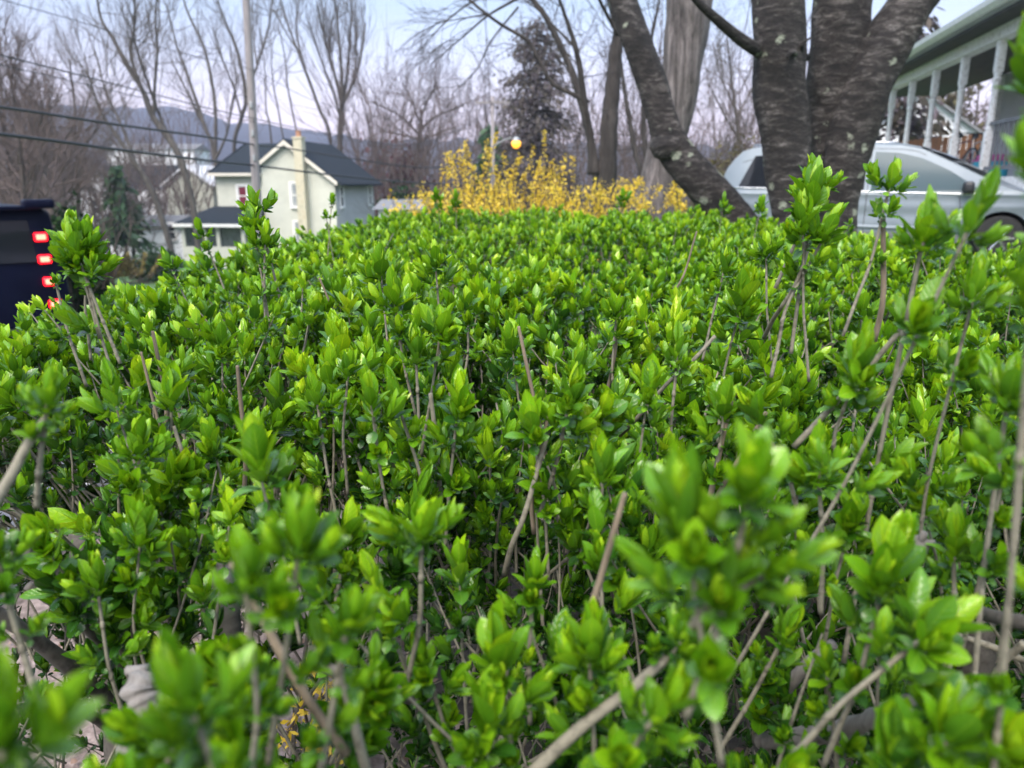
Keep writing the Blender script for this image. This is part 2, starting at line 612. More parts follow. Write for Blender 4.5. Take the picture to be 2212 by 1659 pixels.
soil = mixc(t, math_node(t, 'MULTIPLY', math_node(t, 'ADD', math_node(t, 'ADD', sp.outputs[0], 0.55), math_node(t, 'MULTIPLY', math_node(t, 'SUBTRACT', n1, 0.5), 0.5)), 3.0, clamp=True), soil, shaded_soil)
lawn = ramp_node(t, n3, [(0.3, (0.035, 0.085, 0.02)), (0.55, (0.06, 0.13, 0.03)), (0.75, (0.12, 0.13, 0.06))])
lawn = mixc(t, 0.4, lawn, ramp_node(t, n2, [(0.35, (0.5, 0.5, 0.5)), (0.65, (1.4, 1.4, 1.4))]), 'MULTIPLY')
# bare litter close to the hedge foot, lawn elsewhere
dy = math_node(t, 'SUBTRACT', sp.outputs[1], 2.0)
dist = math_node(t, 'SQRT', math_node(t, 'ADD', math_node(t, 'POWER', math_node(t, 'ABSOLUTE', math_node(t, 'ADD', sp.outputs[0], 0.1)), 2.0), math_node(t, 'POWER', math_node(t, 'ABSOLUTE', math_node(t, 'MULTIPLY', dy, 0.55)), 2.0)))
near_f = math_node(t, 'MULTIPLY', math_node(t, 'SUBTRACT', math_node(t, 'ADD', dist, n1), 2.7), 1.8, clamp=True)
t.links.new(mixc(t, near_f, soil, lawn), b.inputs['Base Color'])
b.inputs['Roughness'].default_value = 0.95
bump(t, b, n2, 0.7, 0.02)
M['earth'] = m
q = np.arange(X.size).reshape(X.shape)
F = np.stack([q[:-1, :-1], q[:-1, 1:], q[1:, 1:], q[1:, :-1]], -1).reshape(-1, 4)
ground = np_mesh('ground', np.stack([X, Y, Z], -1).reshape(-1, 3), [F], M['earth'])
tag(ground, 'lawn and bare soil sloping down to the left', 'ground', kind='structure')

# road on the left, curving down and away
redge = np.array([(-1.75, -6), (-1.8, -2), (-1.95, 1), (-2.15, 3), (-2.9, 5.4), (-4.4, 8.2), (-7.3, 12.2), (-12, 17), (-19, 22.5), (-30, 29)], float)


def smooth_path(p, n=60):
    p = np.asarray(p, float)
    m_ = len(p)
    ts = np.linspace(0, m_ - 1, n)
    out = []
    for tt in ts:
        i = min(int(tt), m_ - 2)
        f = tt - i
        p0, p1, p2, p3 = p[max(i - 1, 0)], p[i], p[i + 1], p[min(i + 2, m_ - 1)]
        out.append(0.5 * ((2 * p1) + (-p0 + p2) * f + (2 * p0 - 5 * p1 + 4 * p2 - p3) * f * f + (-p0 + 3 * p1 - 3 * p2 + p3) * f ** 3))
    return np.array(out)


re_ = smooth_path(redge, 90)
tan = np.gradient(re_, axis=0)
tan /= np.linalg.norm(tan, axis=1, keepdims=True)
nl = np.stack([-tan[:, 1], tan[:, 0]], 1)
offs = np.linspace(0, 6.4, 14)
PX = re_[:, None, 0] + nl[:, None, 0] * offs
PY = re_[:, None, 1] + nl[:, None, 1] * offs
PZ = gz(PX, PY) + 0.045
M['asphalt'] = surf('asphalt', (0.055, 0.057, 0.065), (0.095, 0.098, 0.11), 60, 0.9, 0.5, c3=(0.072, 0.075, 0.085))
M['concrete'] = surf('kerb_concrete', (0.30, 0.29, 0.29), (0.44, 0.43, 0.43), 18, 0.9, 0.4)
rd = MB().grid(np.stack([PX, PY, PZ], -1)).build('road', M['asphalt'], smooth='all')
tag(rd, 'grey asphalt road curving away downhill', 'road', kind='structure')
kb = []
for o_, h_ in ((-0.16, -.1), (-0.16, .15), (-0.03, .16), (0.0, .13), (0.0, -.05)):
    kx, ky = re_[:, 0] + nl[:, 0] * o_, re_[:, 1] + nl[:, 1] * o_
    kb.append(np.stack([kx, ky, gz(kx, ky) + h_], -1))
k = MB().grid(np.array(kb)).build('kerb', M['concrete'], smooth=True)
tag(k, 'pale concrete kerb along the near road edge', 'kerb', kind='structure')

# wooded ridge beyond the valley
azs = np.radians(np.linspace(-62, 62, 240))
rs = np.array([240, 330, 420, 520, 620, 720, 820, 900, 960, 1100, 1400], float)
prof = np.array([0, .03, .10, .26, .46, .68, .88, 1.0, 1.0, .86, .6])
uu = 1106 + 1640 * np.tan(azs)
vr = np.interp(uu, [-900, 0, 150, 350, 480, 620, 740, 900, 1060, 1300, 1600, 2300, 3000], [285, 268, 266, 264, 274, 292, 308, 314, 314, 322, 330, 350, 352])
gh = rng(5)
ph = gh.uniform(0, 6.28, 8)
jag = sum(np.sin(azs * f_ + p_) * a_ for f_, p_, a_ in zip((40, 75, 130, 210, 320, 470, 640, 900), ph, (3, 2, 1.6, 1.3, 1.0, .9, .7, .6)))
top = (400 - vr) / 1640 * 930 + 1.4 + 10 + jag * .55
HX = rs[:, None] * np.sin(azs)
HY = rs[:, None] * np.cos(azs)
HZ = -10.5 + prof[:, None] * top[None] + gh.normal(0, 1.0, (len(rs), len(azs))) * (prof[:, None] > .05)
M['woods'] = surf('bare_wooded_slope', (0.016, 0.017, 0.026), (0.040, 0.040, 0.054), 0.035, 0.95, 0.3, c3=(0.026, 0.027, 0.038), spec=0.1)
hl = MB().grid(np.stack([HX, HY, HZ], -1)).build('hills', M['woods'], smooth='all')
tag(hl, 'long ridge of bare woods beyond the valley', 'hills', kind='structure')

# ------------------------------------------------------------------ trees without leaves


def grow(out, p, d, L, r, depth, g, up=.15, wig=.3, kids=4, spread=.75, ratio=.62, droop=0.0):
    pts = [p]
    q, dd = p.copy(), d.copy()
    for i in range(3):
        dd = dd + g.normal(0, wig * .5, 3) + np.array([0, 0, up - droop])
        dd /= np.linalg.norm(dd)
        q = q + dd * (L / 3)
        pts.append(q)
    out.append((np.array(pts), np.array([r, r * .8, r * .6, r * .38])))
    if depth > 0:
        for j in range(kids):
            f = g.uniform(.25, 1.0) * 3
            i = min(int(f), 2)
            st = pts[i] + (pts[i + 1] - pts[i]) * (f - i)
            nd = dd + g.normal(0, spread * .62, 3)
            nd /= np.linalg.norm(nd)
            grow(out, st, nd, L * ratio * g.uniform(.7, 1.15), max(r * .5, .0028), depth - 1, g, up, wig, kids, spread, ratio, droop)


def twig_mesh(name, lst, m_, parent, n=3):
    P = np.array([a for a, _ in lst])
    Q = np.array([b_ for _, b_ in lst])
    V, F_ = batch_tubes(P, Q, n)
    return np_mesh(name, V, [F_], m_, parent)


def sketch_tree(label, d, limbs, mt, mtw, seed, name='bare_tree', cat='tree', group=None, twig_n=9, twig_L=2.6, depth=3, up=.18, kids=3,
                spread=.7, f0=.3, base=None, jit=.6, sides=8, r_tw=.03, droop=0, root=True):
    """limbs: polylines of (u, v, width) standing d metres away; the first one is the trunk and reaches the ground"""
    g = rng(seed)
    first = limbs[0][0]
    b0 = at(first[0], first[1], d)
    x0 = b0.x if base is None else base[0]
    y0 = d if base is None else base[1]
    z0 = g1(x0, y0)
    T = thing(name, label, cat, (x0, y0, z0), group)
    mb = MB()
    tw = []
    for li, lb in enumerate(limbs):
        ph_ = g.uniform(-jit, jit)
        pts = []
        for i, (u, v, w_) in enumerate(lb):
            dd = d + ph_ * (i / max(len(lb) - 1, 1)) ** 1.3 * (2.5 if li else .8)
            p = at(u, v, dd)
            pts.append((p.x, p.y, p.z, pxm(w_ * .8, dd) / 2))
        pts = np.array(pts)
        if li == 0 and root:
            pts = np.vstack([[x0, y0, z0 - .25, pts[0, 3] * 1.25], pts]) if pts[0, 2] > z0 + .3 else pts
        sp_ = smooth_path(pts, max(8, len(pts) * 6))
        sp_[:, :2] += g.normal(0, 1, (len(sp_), 2)) * sp_[:, 3:4] * .06
        mb.tube(sp_[:, :3], np.abs(sp_[:, 3]) * g.uniform(.95, 1.05, len(sp_)), sides)
        n_ = len(sp_)
        for k_ in range(int(twig_n)):
            f = f0 + (1 - f0) * (k_ + g.uniform(0, 1)) / twig_n
            i = min(int(f * (n_ - 1)), n_ - 2)
            tg = sp_[i + 1, :3] - sp_[i, :3]
            tg /= np.linalg.norm(tg)
            nd = tg * .9 + g.normal(0, spread, 3)
            nd /= np.linalg.norm(nd)
            grow(tw, sp_[i, :3].copy(), nd, twig_L * g.uniform(.6, 1.2) * (1.25 - .5 * f), min(r_tw, sp_[i, 3] * .6), depth, g, up, .3, kids, spread, .62, droop)
    mb.build('trunk', mt, T, smooth='all')
    if tw:
        twig_mesh('crown', tw, mtw, T)
    return T


def wild_tree(label, x, y, h, seed, mt, mtw, name='bare_tree', group=None, forks=5, spread=.55, r0=.16, up=.12, depth=3, kids=4, fork_at=.35, cat='tree', lean=(0, 0)):
    g = rng(seed)
    z0 = g1(x, y)
    T = thing(name, label, cat, (x, y, z0), group)
    mb, tw = MB(), []
    p = np.array([x, y, z0 - .2])
    d = np.array([lean[0], lean[1], 1.0])
    pts = [p.copy()]
    for i in range(8):
        d = d + g.normal(0, .07, 3)
        d /= np.linalg.norm(d)
        p = p + d * h * .8 / 8
        pts.append(p.copy())
    rad = np.linspace(r0, r0 * .22, 9)
    mb.tube(smooth_path(np.array(pts), 20), np.interp(np.linspace(0, 8, 20), range(9), rad), 7)
    for k_ in range(forks * 3):
        f = fork_at + (1 - fork_at) * (k_ + g.uniform(0, 1)) / (forks * 3)
        i = min(int(f * 8), 7)
        s_ = pts[i] + (pts[i + 1] - pts[i]) * (f * 8 - i)
        nd = np.array([0, 0, .55]) + g.normal(0, spread, 3)
        nd /= np.linalg.norm(nd)
        grow(tw, s_, nd, h * .36 * (1.15 - f * .6) * g.uniform(.7, 1.1), rad[i] * .5, depth, g, up, .3, kids, .6, .6)
    mb.build('trunk', mt, T, smooth='all')
    twig_mesh('crown', tw, mtw, T)
    return T


M['needle'] = leaf_material('spruce_needles', [(0, (0.045, 0.042, 0.038)), (.5, (0.078, 0.070, 0.063)), (1, (0.12, 0.105, 0.095))], trans=.15, rough=.7, veins=False, spec=.2)
M['pineneedle'] = leaf_material('pine_needles', [(0, (0.018, 0.045, 0.02)), (.5, (0.035, 0.08, 0.032)), (1, (0.055, 0.115, 0.045))], trans=.15, rough=.6, veins=False, spec=.2)
M['arbor'] = leaf_material('arborvitae_sprays', [(0, (0.006, 0.02, 0.007)), (.5, (0.012, 0.036, 0.01)), (1, (0.022, 0.055, 0.014))], trans=.1, rough=.6, veins=False, spec=.2)
M['olive'] = leaf_material('olive_leaves', [(0, (0.05, 0.05, 0.03)), (.5, (0.09, 0.085, 0.045)), (1, (0.14, 0.13, 0.06))], trans=.2, rough=.6, veins=False, spec=.2)
M['redbud'] = leaf_material('dark_red_leaves', [(0, (0.06, 0.022, 0.024)), (.5, (0.10, 0.035, 0.036)), (1, (0.15, 0.055, 0.05))], trans=.2, rough=.6, veins=False, spec=.2)


def cards(name, C_, size, g, m_, parent, stretch=2.2, dirs=None, tone=None):
    """small leaf- or needle-spray-sized faces round the points C_"""
    n = len(C_)
    D = g.normal(0, 1, (n, 3)) if dirs is None else dirs + g.normal(0, .35, (n, 3))
    D /= np.linalg.norm(D, axis=1, keepdims=True)
    S = np.cross(D, g.normal(0, 1, (n, 3)))
    S /= np.linalg.norm(S, axis=1, keepdims=True) + 1e-9
    s_ = (size * g.uniform(.6, 1.4, n))[:, None]
    P = np.stack([C_ - D * s_ * stretch / 2, C_ + S * s_ * .5, C_ + D * s_ * stretch / 2, C_ - S * s_ * .5], 1)
    tn = np.repeat(g.uniform(0, 1, n) if tone is None else tone, 4)
    return np_mesh(name, P.reshape(-1, 3), [np.arange(4 * n).reshape(n, 4)], m_, parent, {'tone': ('FLOAT', tn)}, smooth=False)


def conifer(label, x, y, h, rad, seed, m_, name='spruce_tree', per=26, whorls=26, size=.22, droop=.35, gap=0.25, base_h=.06, group=None, bark='brownbark', pw=0.8):
    g = rng(seed)
    z0 = g1(x, y)
    T = thing(name, label, 'tree', (x, y, z0), group)
    MB().tube([(x, y, z0 - .2), (x, y, z0 + h * .5), (x + .05, y, z0 + h * .99)], [h * .018, h * .011, .02], 8).build('trunk', M[bark], T, smooth='all')
    pts, dirs, br = [], [], []
    for k_ in range(whorls):
        f = base_h + (1 - base_h) * k_ / whorls
        L0 = rad * (1 - f) ** pw
        for j in range(int(g.integers(5, 8))):
            if g.uniform() < gap * .6:
                continue
            a = g.uniform(0, 6.283)
            L = L0 * g.uniform(.55, 1.18)
            s_ = np.array([x, y, z0 + h * (f + g.uniform(-.02, .02))])
            dr = np.array([math.cos(a), math.sin(a), 0])
            ts = np.linspace(0, 1, 4)
            path = s_ + dr * L * ts[:, None] + np.array([0, 0, 1.0]) * (L * (.16 * ts - droop * 1.6 * ts ** 2 + droop * .7 * ts ** 3))[:, None]
            br.append((path, np.array([.05, .04, .025, .01]) * (h / 15)))
            n_ = max(4, int(per * L / rad))
            tt = g.uniform(.12, 1, n_)
            c_ = s_ + dr * L * tt[:, None] + np.array([0, 0, 1.0]) * (L * (.16 * tt - droop * 1.6 * tt ** 2 + droop * .7 * tt ** 3))[:, None]
            c_ = c_ + g.normal(0, 1, (n_, 3)) * np.array([.09, .09, .06]) * rad * .8
            c_[:, 2] -= g.uniform(0, .22, n_) * rad * .5
            pts.append(c_)
            dirs.append(np.repeat((dr * .8 + np.array([0, 0, -.7]))[None], n_, 0))
    twig_mesh('branches', br, M[bark], T)
    cards('crown', np.vstack(pts), size, g, m_, T, 2.4, np.vstack(dirs))
    return T


def leafy_mass(label, x, y, rx, ry, h, n, seed, m_, name, cat, size=.09, group=None, stems=9, bark='brownbark', cone=0.0, bare=None):
    """rounded or conical shrub: stems, then leaf-sized faces in uneven clumps through its volume"""
    g = rng(seed)
    z0 = g1(x, y)
    T = thing(name, label, cat, (x, y, z0), group)
    st = []
    for k_ in range(stems):
        a = g.uniform(0, 6.283)
        grow(st, np.array([x + rx * .2 * math.cos(a), y + ry * .2 * math.sin(a), z0 - .05]), np.array([math.cos(a) * .45, math.sin(a) * .45, 1.0]) / 1.1, h * .8, .03, 2, g, .1, .25, 4, .6)
    twig_mesh('stems', st, M[bark], T)
    nc = 70
    u_ = g.uniform(0, 1, nc)
    a = g.uniform(0, 6.283, nc)
    zz = g.uniform(.06, 1, nc)
    prof_ = (1 - zz) ** .7 if cone else np.sqrt(np.clip(1 - (zz * 1.25 - .35) ** 2, .02, 1))
    rr = np.sqrt(u_) * prof_
    cc = np.stack([x + rx * rr * np.cos(a), y + ry * rr * np.sin(a), z0 + h * zz], 1)
    k_ = g.integers(0, nc, n)
    C_ = cc[k_] + g.normal(0, 1, (n, 3)) * np.array([rx, ry, h]) * .11
    C_[:, 2] = np.maximum(C_[:, 2], z0 + .02)
    tone = np.clip(g.uniform(0, 1, nc)[k_] * .6 + g.uniform(0, .4, n), 0, 1)
    dirs = np.repeat(np.array([[0, 0, .8]]), n, 0) if cone else None
    cards('foliage', C_, size, g, m_, T, 2.0, dirs, tone)
    return T


GB, BB, DB = M['greybark'], M['brownbark'], M['darkbark']
TG, TR, TD = M['twiggrey'], M['twigred'], M['twigdark']
# big leaning pair on the left
sketch_tree('tall bare tree leaning left with its trunk in front of the white houses', 42,
            [[(368, 532, 17), (332, 420, 15), (297, 360, 13), (255, 297, 10), (215, 235, 7), (188, 150, 5)],
             [(297, 360, 9), (262, 270, 7), (230, 200, 5), (205, 110, 4)]], GB, TG, 11, twig_n=15, twig_L=3.4, kids=3, up=.22)
sketch_tree('tallest leaning bare tree forked high above the lower cable', 44,
            [[(420, 465, 17), (385, 332, 19), (332, 255, 16), (308, 196, 13), (280, 150, 12), (245, 85, 9), (217, 35, 7), (205, -60, 4)],
             [(308, 196, 9), (283, 120, 8), (290, 60, 6), (292, -40, 4)],
             [(332, 255, 10), (334, 189, 8), (340, 110, 7), (336, 35, 5), (345, -60, 3)],
             [(385, 332, 10), (345, 250, 8), (300, 120, 6), (275, 40, 4)]], GB, TG, 12, twig_n=15, twig_L=3.6, kids=3, up=.25)
sketch_tree('bare tree with two slim stems rising left of the pole behind the house', 62,
            [[(465, 345, 12), (445, 280, 10), (423, 215, 9), (400, 150, 7), (381, 95, 5), (360, 10, 3)],
             [(465, 345, 10), (466, 260, 9), (460, 190, 8), (441, 105, 7), (402, 17, 5), (390, -50, 3)],
             [(460, 310, 8), (425, 240, 6), (395, 180, 5), (370, 130, 3)],
             [(465, 345, 8), (490, 290, 6), (500, 230, 5), (515, 160, 4)]], GB, TG, 13, twig_n=15, twig_L=3.2, kids=3, up=.25)
sketch_tree('bare tree standing right behind the utility pole', 66,
            [[(506, 335, 10), (522, 255, 11), (531, 210, 10), (514, 115, 8), (490, 55, 6), (469, 0, 4)],
             [(531, 210, 7), (556, 140, 6), (580, 60, 5), (590, -20, 3)],
             [(522, 255, 6), (505, 190, 5), (478, 120, 4), (460, 60, 3)],
             [(556, 150, 5), (548, 80, 4), (545, 0, 3)]], GB, TG, 14, twig_n=15, twig_L=3.2, kids=3, up=.25)
sketch_tree('slim bare tree leaning left above the chimney', 66,
            [[(716, 315, 8), (690, 235, 8), (655, 140, 7), (628, 70, 5), (606, 0, 4)],
             [(655, 140, 5), (640, 60, 4), (650, -20, 3)], [(640, 105, 4), (612, 60, 3), (590, 20, 2)]], GB, TG, 15, twig_n=8, twig_L=3.0, kids=3, up=.25, f0=.45)
sketch_tree('thin upright bare saplings rising from behind the house ridge', 64,
            [[(586, 300, 5), (575, 235, 4), (572, 150, 3), (560, 60, 2)], [(612, 300, 4), (600, 230, 4), (590, 180, 3), (585, 90, 2)], [(642, 290, 5), (622, 190, 4), (615, 120, 3), (600, 50, 2)]],
            GB, TG, 16, twig_n=7, twig_L=2.4, kids=3, up=.25)
sketch_tree('vase shaped bare tree with many upright limbs behind the dark roof', 70,
            [[(735, 318, 15), (736, 270, 14), (739, 226, 14)],
             [(739, 228, 10), (724, 165, 8), (704, 90, 6), (684, 10, 4)], [(739, 228, 10), (738, 160, 8), (732, 80, 6), (724, 0, 4)],
             [(739, 228, 9), (762, 180, 8), (778, 130, 6), (790, 50, 4)], [(739, 228, 8), (750, 160, 7), (756, 80, 5), (760, 0, 3)],
             [(724, 165, 5), (712, 110, 5), (720, 30, 3)], [(762, 180, 5), (770, 110, 4), (768, 30, 3)], [(736, 260, 6), (716, 190, 5), (690, 120, 4), (668, 50, 3)]],
            GB, TG, 17, twig_n=16, twig_L=3.0, kids=3, up=.35, spread=.45, f0=.25)
sketch_tree('low spreading bare tree with pinkish twigs against the pale sky', 75,
            [[(905, 385, 10), (903, 320, 11), (908, 280, 10), (910, 235, 6)], [(905, 290, 7), (870, 255, 5), (835, 235, 4), (800, 220, 3)],
             [(908, 280, 7), (945, 250, 5), (985, 235, 4), (1020, 215, 2)], [(906, 262, 5), (888, 215, 4), (870, 180, 3)], [(910, 250, 5), (930, 205, 4), (945, 175, 3)],
             [(903, 310, 5), (940, 290, 4), (985, 275, 3)], [(900, 300, 5), (860, 290, 4), (820, 285, 3)]],
            BB, TR, 18, twig_n=15, twig_L=3.0, kids=4, up=.08, spread=.75, f0=.2)
sketch_tree('slender bare tree rising through the middle of the thicket', 50,
            [[(170, 470, 9), (165, 340, 8), (160, 220, 6), (150, 130, 4)], [(165, 300, 6), (190, 220, 4), (205, 150, 3)]], BB, TR, 19, twig_n=14, twig_L=3, kids=3, up=.2)

# woodland of reddish bare trees at the far left
wl = [(20, 33, 17), (55, 38, 15), (95, 35, 16), (130, 45, 14), (5, 44, 18), (75, 52, 17), (200, 55, 12), (235, 60, 13), (150, 60, 15), (-40, 36, 18), (-70, 45, 18), (270, 58, 11), (118, 30, 11), (40, 27, 11)]
for i, (u, d, h) in enumerate(wl):
    p = at(u, 400, d)
    wild_tree('reddish bare tree in the thicket on the left', p.x, d, h * .78 * (d / 38) ** .5, 40 + i, BB, TR, group='bare trees of the left thicket', forks=7, r0=.17, spread=.5, kids=4, fork_at=.2, lean=(-.05 + .1 * (i % 2), 0))

# far brush that reads as one mass, filling the valley
g = rng(77)
lst = []
for k_ in range(640):
    u = g.uniform(-120, 440) if k_ < 380 else g.uniform(780, 1700)
    d = g.uniform(62, 120)
    p = at(u, 400, d)
    z0 = g1(p.x, d)
    grow(lst, np.array([p.x, d, z0]), np.array([g.normal(0, .1), 0, 1.0]), g.uniform(4.5, 9.0) * (1.5 if k_ >= 380 else 1.1), .09, 2, g, .1, .25, 5, .6, .6)
br = twig_mesh('brushwood', lst, TR, None)
tag(br, 'bare brown woods filling the valley', 'woods', kind='stuff')

# right of centre: dark tree group
sketch_tree('dark twin stemmed bare tree with a long limb arching left over the street lamp', 14,
            [[(1310, 385, 52), (1314, 300, 46), (1321, 210, 40), (1330, 120, 33), (1335, 60, 26), (1320, 0, 22), (1310, -60, 18)],
             [(1282, 375, 34), (1276, 300, 20), (1265, 240, 17), (1255, 165, 15), (1244, 105, 13), (1226, 50, 10), (1209, 0, 8), (1190, -60, 6)],
             [(1272, 222, 13), (1230, 200, 12), (1192, 178, 11), (1160, 120, 10), (1139, 87, 9), (1085, 55, 8), (1034, 17, 7), (1000, -15, 5)],
             [(1335, 75, 10), (1310, 30, 9), (1290, -10, 8)],
             [(1244, 105, 7), (1200, 60, 5), (1160, 20, 4), (1120, -10, 3)],
             [(1262, 235, 6), (1230, 160, 4), (1210, 130, 3), (1180, 90, 2)]],
            DB, TD, 21, twig_n=6, twig_L=1.1, kids=3, up=.02, spread=.7, r_tw=.012, f0=.35, jit=.35, sides=14)
sketch_tree('fine drooping bare branches sweeping down left from an overhanging tree', 17,
            [[(1290, 415, 20), (1250, 200, 18), (1180, 40, 14), (1120, -30, 10)], [(1150, -20, 8), (1060, 30, 6), (1000, 80, 4), (930, 140, 2)], [(1090, -30, 7), (1010, 10, 5), (950, 60, 3), (905, 110, 2)],
             [(1120, 15, 6), (1060, 90, 4), (1030, 150, 3), (980, 200, 2)], [(1060, 30, 5), (1000, 40, 3), (940, 50, 2)]],
            DB, TD, 22, name='overhanging_tree', twig_n=7, twig_L=1.0, kids=3, up=-.03, spread=.6, r_tw=.009, f0=.4, jit=.3, droop=.03)
for (pts, lab, d, sd) in (
        ([(1385, 390, 14), (1372, 330, 15), (1362, 270, 13), (1350, 200, 10), (1340, 120, 7), (1336, 50, 5)], 'thin dark trunk just right of the twin stemmed tree', 20, 23),
        ([(1400, 388, 14), (1393, 320, 14), (1390, 240, 12), (1396, 150, 9), (1410, 70, 8), (1425, 0, 6)], 'thin dark trunk half behind the leaning limb', 22, 24)):
    sketch_tree(lab, d, [pts], DB, TD, sd, twig_n=9, twig_L=1.7, kids=3, up=.06, spread=.8, r_tw=.016, f0=.3)
sketch_tree('fine twigged bare tree seen between the shaggy trunk and the triple trunk', 30,
            [[(1600, 400, 8), (1598, 320, 8), (1590, 250, 7), (1580, 170, 5), (1570, 80, 4)], [(1596, 300, 5), (1560, 240, 4), (1530, 180, 3)], [(1592, 250, 5), (1620, 200, 4), (1640, 150, 3)],
             [(1590, 240, 4), (1555, 160, 3), (1540, 90, 2)]],
            BB, TG, 25, twig_n=11, twig_L=1.8, kids=4, up=.06, spread=.8, r_tw=.014, f0=.2)
conifer('tall brownish spruce with drooping boughs behind the lit street lamp', at(1158, 400, 45).x, 45, at(1158, 34, 45).z - g1(at(1158, 400, 45).x, 45), 4.1, 31, M['needle'], per=190, whorls=36, size=.105, gap=.3, droop=.3, pw=.5)
conifer('green conifer left of the brownish spruce', at(1062, 400, 58).x, 58, 10.6, 3.2, 32, M['pineneedle'], name='pine_tree', per=40, whorls=18, size=.3)
conifer('dark green pine in front of the white houses on the left', at(255, 400, 56).x, 56, 7.6, 2.9, 33, M['pineneedle'], name='pine_tree', per=30, whorls=14, size=.3, base_h=.3)
conifer('evergreen showing behind the right hand trunk above the porch roof', at(1935, 400, 34).x, 34, 9.9, 2.7, 34, M['needle'], per=34, whorls=22, size=.2, gap=.4)
leafy_mass('dark red leafed tree behind the right end of the dark roof', at(845, 400, 80).x, 80, 6.5, 4, 10.2, 4200, 35, M['redbud'], 'red_tree', 'tree', size=.3)
leafy_mass('dark columnar arborvitae beside the navy vehicle', at(137, 400, 11.6).x, 11.6, 0.42, .42, (at(115, 452, 11.6).z - g1(at(137, 400, 11.6).x, 11.6)) * .84, 12000, 36, M['arbor'], 'arborvitae', 'shrub', size=.06, cone=0)
leafy_mass('olive brown shrub behind the back of the silver van', at(1590, 400, 16).x, 16.2, 1.0, .8, 2.0, 3600, 37, M['olive'], 'olive_shrub', 'shrub', size=.05)
leafy_mass('low dark green shrub at the far side of the lawn', at(325, 400, 34).x, 34, 1.2, .9, 1.2, 1600, 38, M['pineneedle'], 'garden_shrub', 'shrub', size=.12)
leafy_mass('big dark evergreen bush right of the shaded side wall', at(868, 400, 50).x, 50, 1.9, 1.6, 4.3, 2600, 39, M['arbor'], 'evergreen_bush', 'shrub', size=.16)

# the three big trunks close by: cherry, leaning cherry, shaggy maple
def big_trunk(mb, pts, d, seed, nr=44, rough=.05, flare=None, dj=None):
    g = rng(seed)
    P = []
    for i, (u, v, w_) in enumerate(pts):
        dd = d + (dj[i] if dj else 0)
        p = at(u, v, dd)
        od = (p.y * _c - (p.z - CAM_Z) * _s)
        P.append((p.x, p.y, p.z, w_ * .9 / FPX * od / 2))
    S = smooth_path(np.array(P), 70)
    n = len(S)
    tg = np.gradient(S[:, :3], axis=0)
    tg /= np.linalg.norm(tg, axis=1, keepdims=True)
    th = np.arange(nr) * 2 * np.pi / nr
    a = np.cross(tg, np.array([0, 1.0, 0]))
    a /= np.linalg.norm(a, axis=1, keepdims=True)
    b_ = np.cross(tg, a)
    s_ = np.linspace(0, 1, n)
    dis = np.zeros((n, nr))
    for k_ in range(14):
        f1, f2 = g.integers(1, 7), g.uniform(2, 26)
        dis += g.normal(0, 1) / (1 + .35 * f1) * np.sin(f1 * th[None] + f2 * s_[:, None] + g.uniform(0, 6.28))
    dis = dis * rough * .55 + g.normal(0, rough * .16, (n, nr))
    rr = S[:, 3:4] * (1 + dis)
    V = S[:, None, :3] + rr[..., None] * (a[:, None] * np.cos(th)[None, :, None] + b_[:, None] * np.sin(th)[None, :, None])
    F_ = []
    for i in range(n - 1):
        for k_ in range(nr):
            k2 = (k_ + 1) % nr
            F_.append((i * nr + k_, i * nr + k2, (i + 1) * nr + k2, (i + 1) * nr + k_))
    mb.add(V.reshape(-1, 3), F_)
    return S


cx, cyy = at(1755, 500, 6.6).x, 6.6
T = thing('cherry_tree', 'dark triple trunked cherry tree with pale lichen in front of the silver van', 'tree', (cx, cyy, g1(cx, cyy)))
mb = MB(); big_trunk(mb, [(1728, 640, 134), (1722, 540, 113), (1710, 450, 99), (1704, 380, 106), (1698, 310, 111), (1688, 230, 119), (1684, 170, 121), (1682, 90, 122), (1681, 0, 120), (1678, -110, 118)], 6.4, 101)
mb.build('trunk', M['cherry'], T, smooth='all')
mb = MB(); big_trunk(mb, [(1786, 640, 130), (1794, 540, 106), (1802, 450, 94), (1804, 380, 106), (1806, 310, 118), (1806, 230, 125), (1804, 170, 132), (1815, 90, 136), (1820, 0, 136), (1828, -110, 132)], 6.75, 102)
mb.build('trunk', M['cherry'], T, smooth='all')
mb = MB(); big_trunk(mb, [(1806, 560, 92), (1812, 450, 81), (1822, 380, 94), (1838, 300, 106), (1862, 220, 113), (1888, 150, 116), (1925, 75, 113), (1972, 0, 109), (2040, -100, 106)], 6.55, 103)
mb.build('trunk', M['cherry'], T, smooth='all')
MB().tube(smooth_path(np.array([(*at(1640, 110, 6.35), .05), (*at(1613, 95, 6.2), .04), (*at(1578, 68, 6.1), .034), (*at(1540, 35, 6.0), .028), (*at(1508, 5, 5.9), .023), (*at(1470, -40, 5.8), .018)]), 24)[:, :3],
          list(np.linspace(.055, .02, 24)), 9).build('branch', M['cherry'], T, smooth='all')
mb = MB()
mb.tube([at(1742, 125, 6.5), at(1730, 118, 6.3), at(1733, 95, 6.2), at(1752, 80, 6.15)], [.03, .022, .014, .006], 7)
mb.tube([at(1722, 118, 6.3), at(1708, 112, 6.12), at(1700, 125, 6.1)], [.03, .02, .012], 7)
mb.build('branch_stub', M['cherry'], T, smooth='all')
lx, ly = at(1600, 520, 6.9).x, 6.9
T = thing('leaning_cherry', 'lichen spotted cherry trunk leaning left across the shaggy trunk', 'tree', (lx, ly, g1(lx, ly)))
mb = MB(); big_trunk(mb, [(1640, 590, 135), (1598, 500, 108), (1548, 435, 97), (1492, 372, 85), (1452, 312, 79), (1426, 240, 72), (1408, 180, 70), (1378, 100, 68), (1344, 0, 63), (1310, -110, 58)], 6.9, 104, rough=.07, dj=[0, 0, 0, 0, .05, .1, .15, .2, .3, .4])
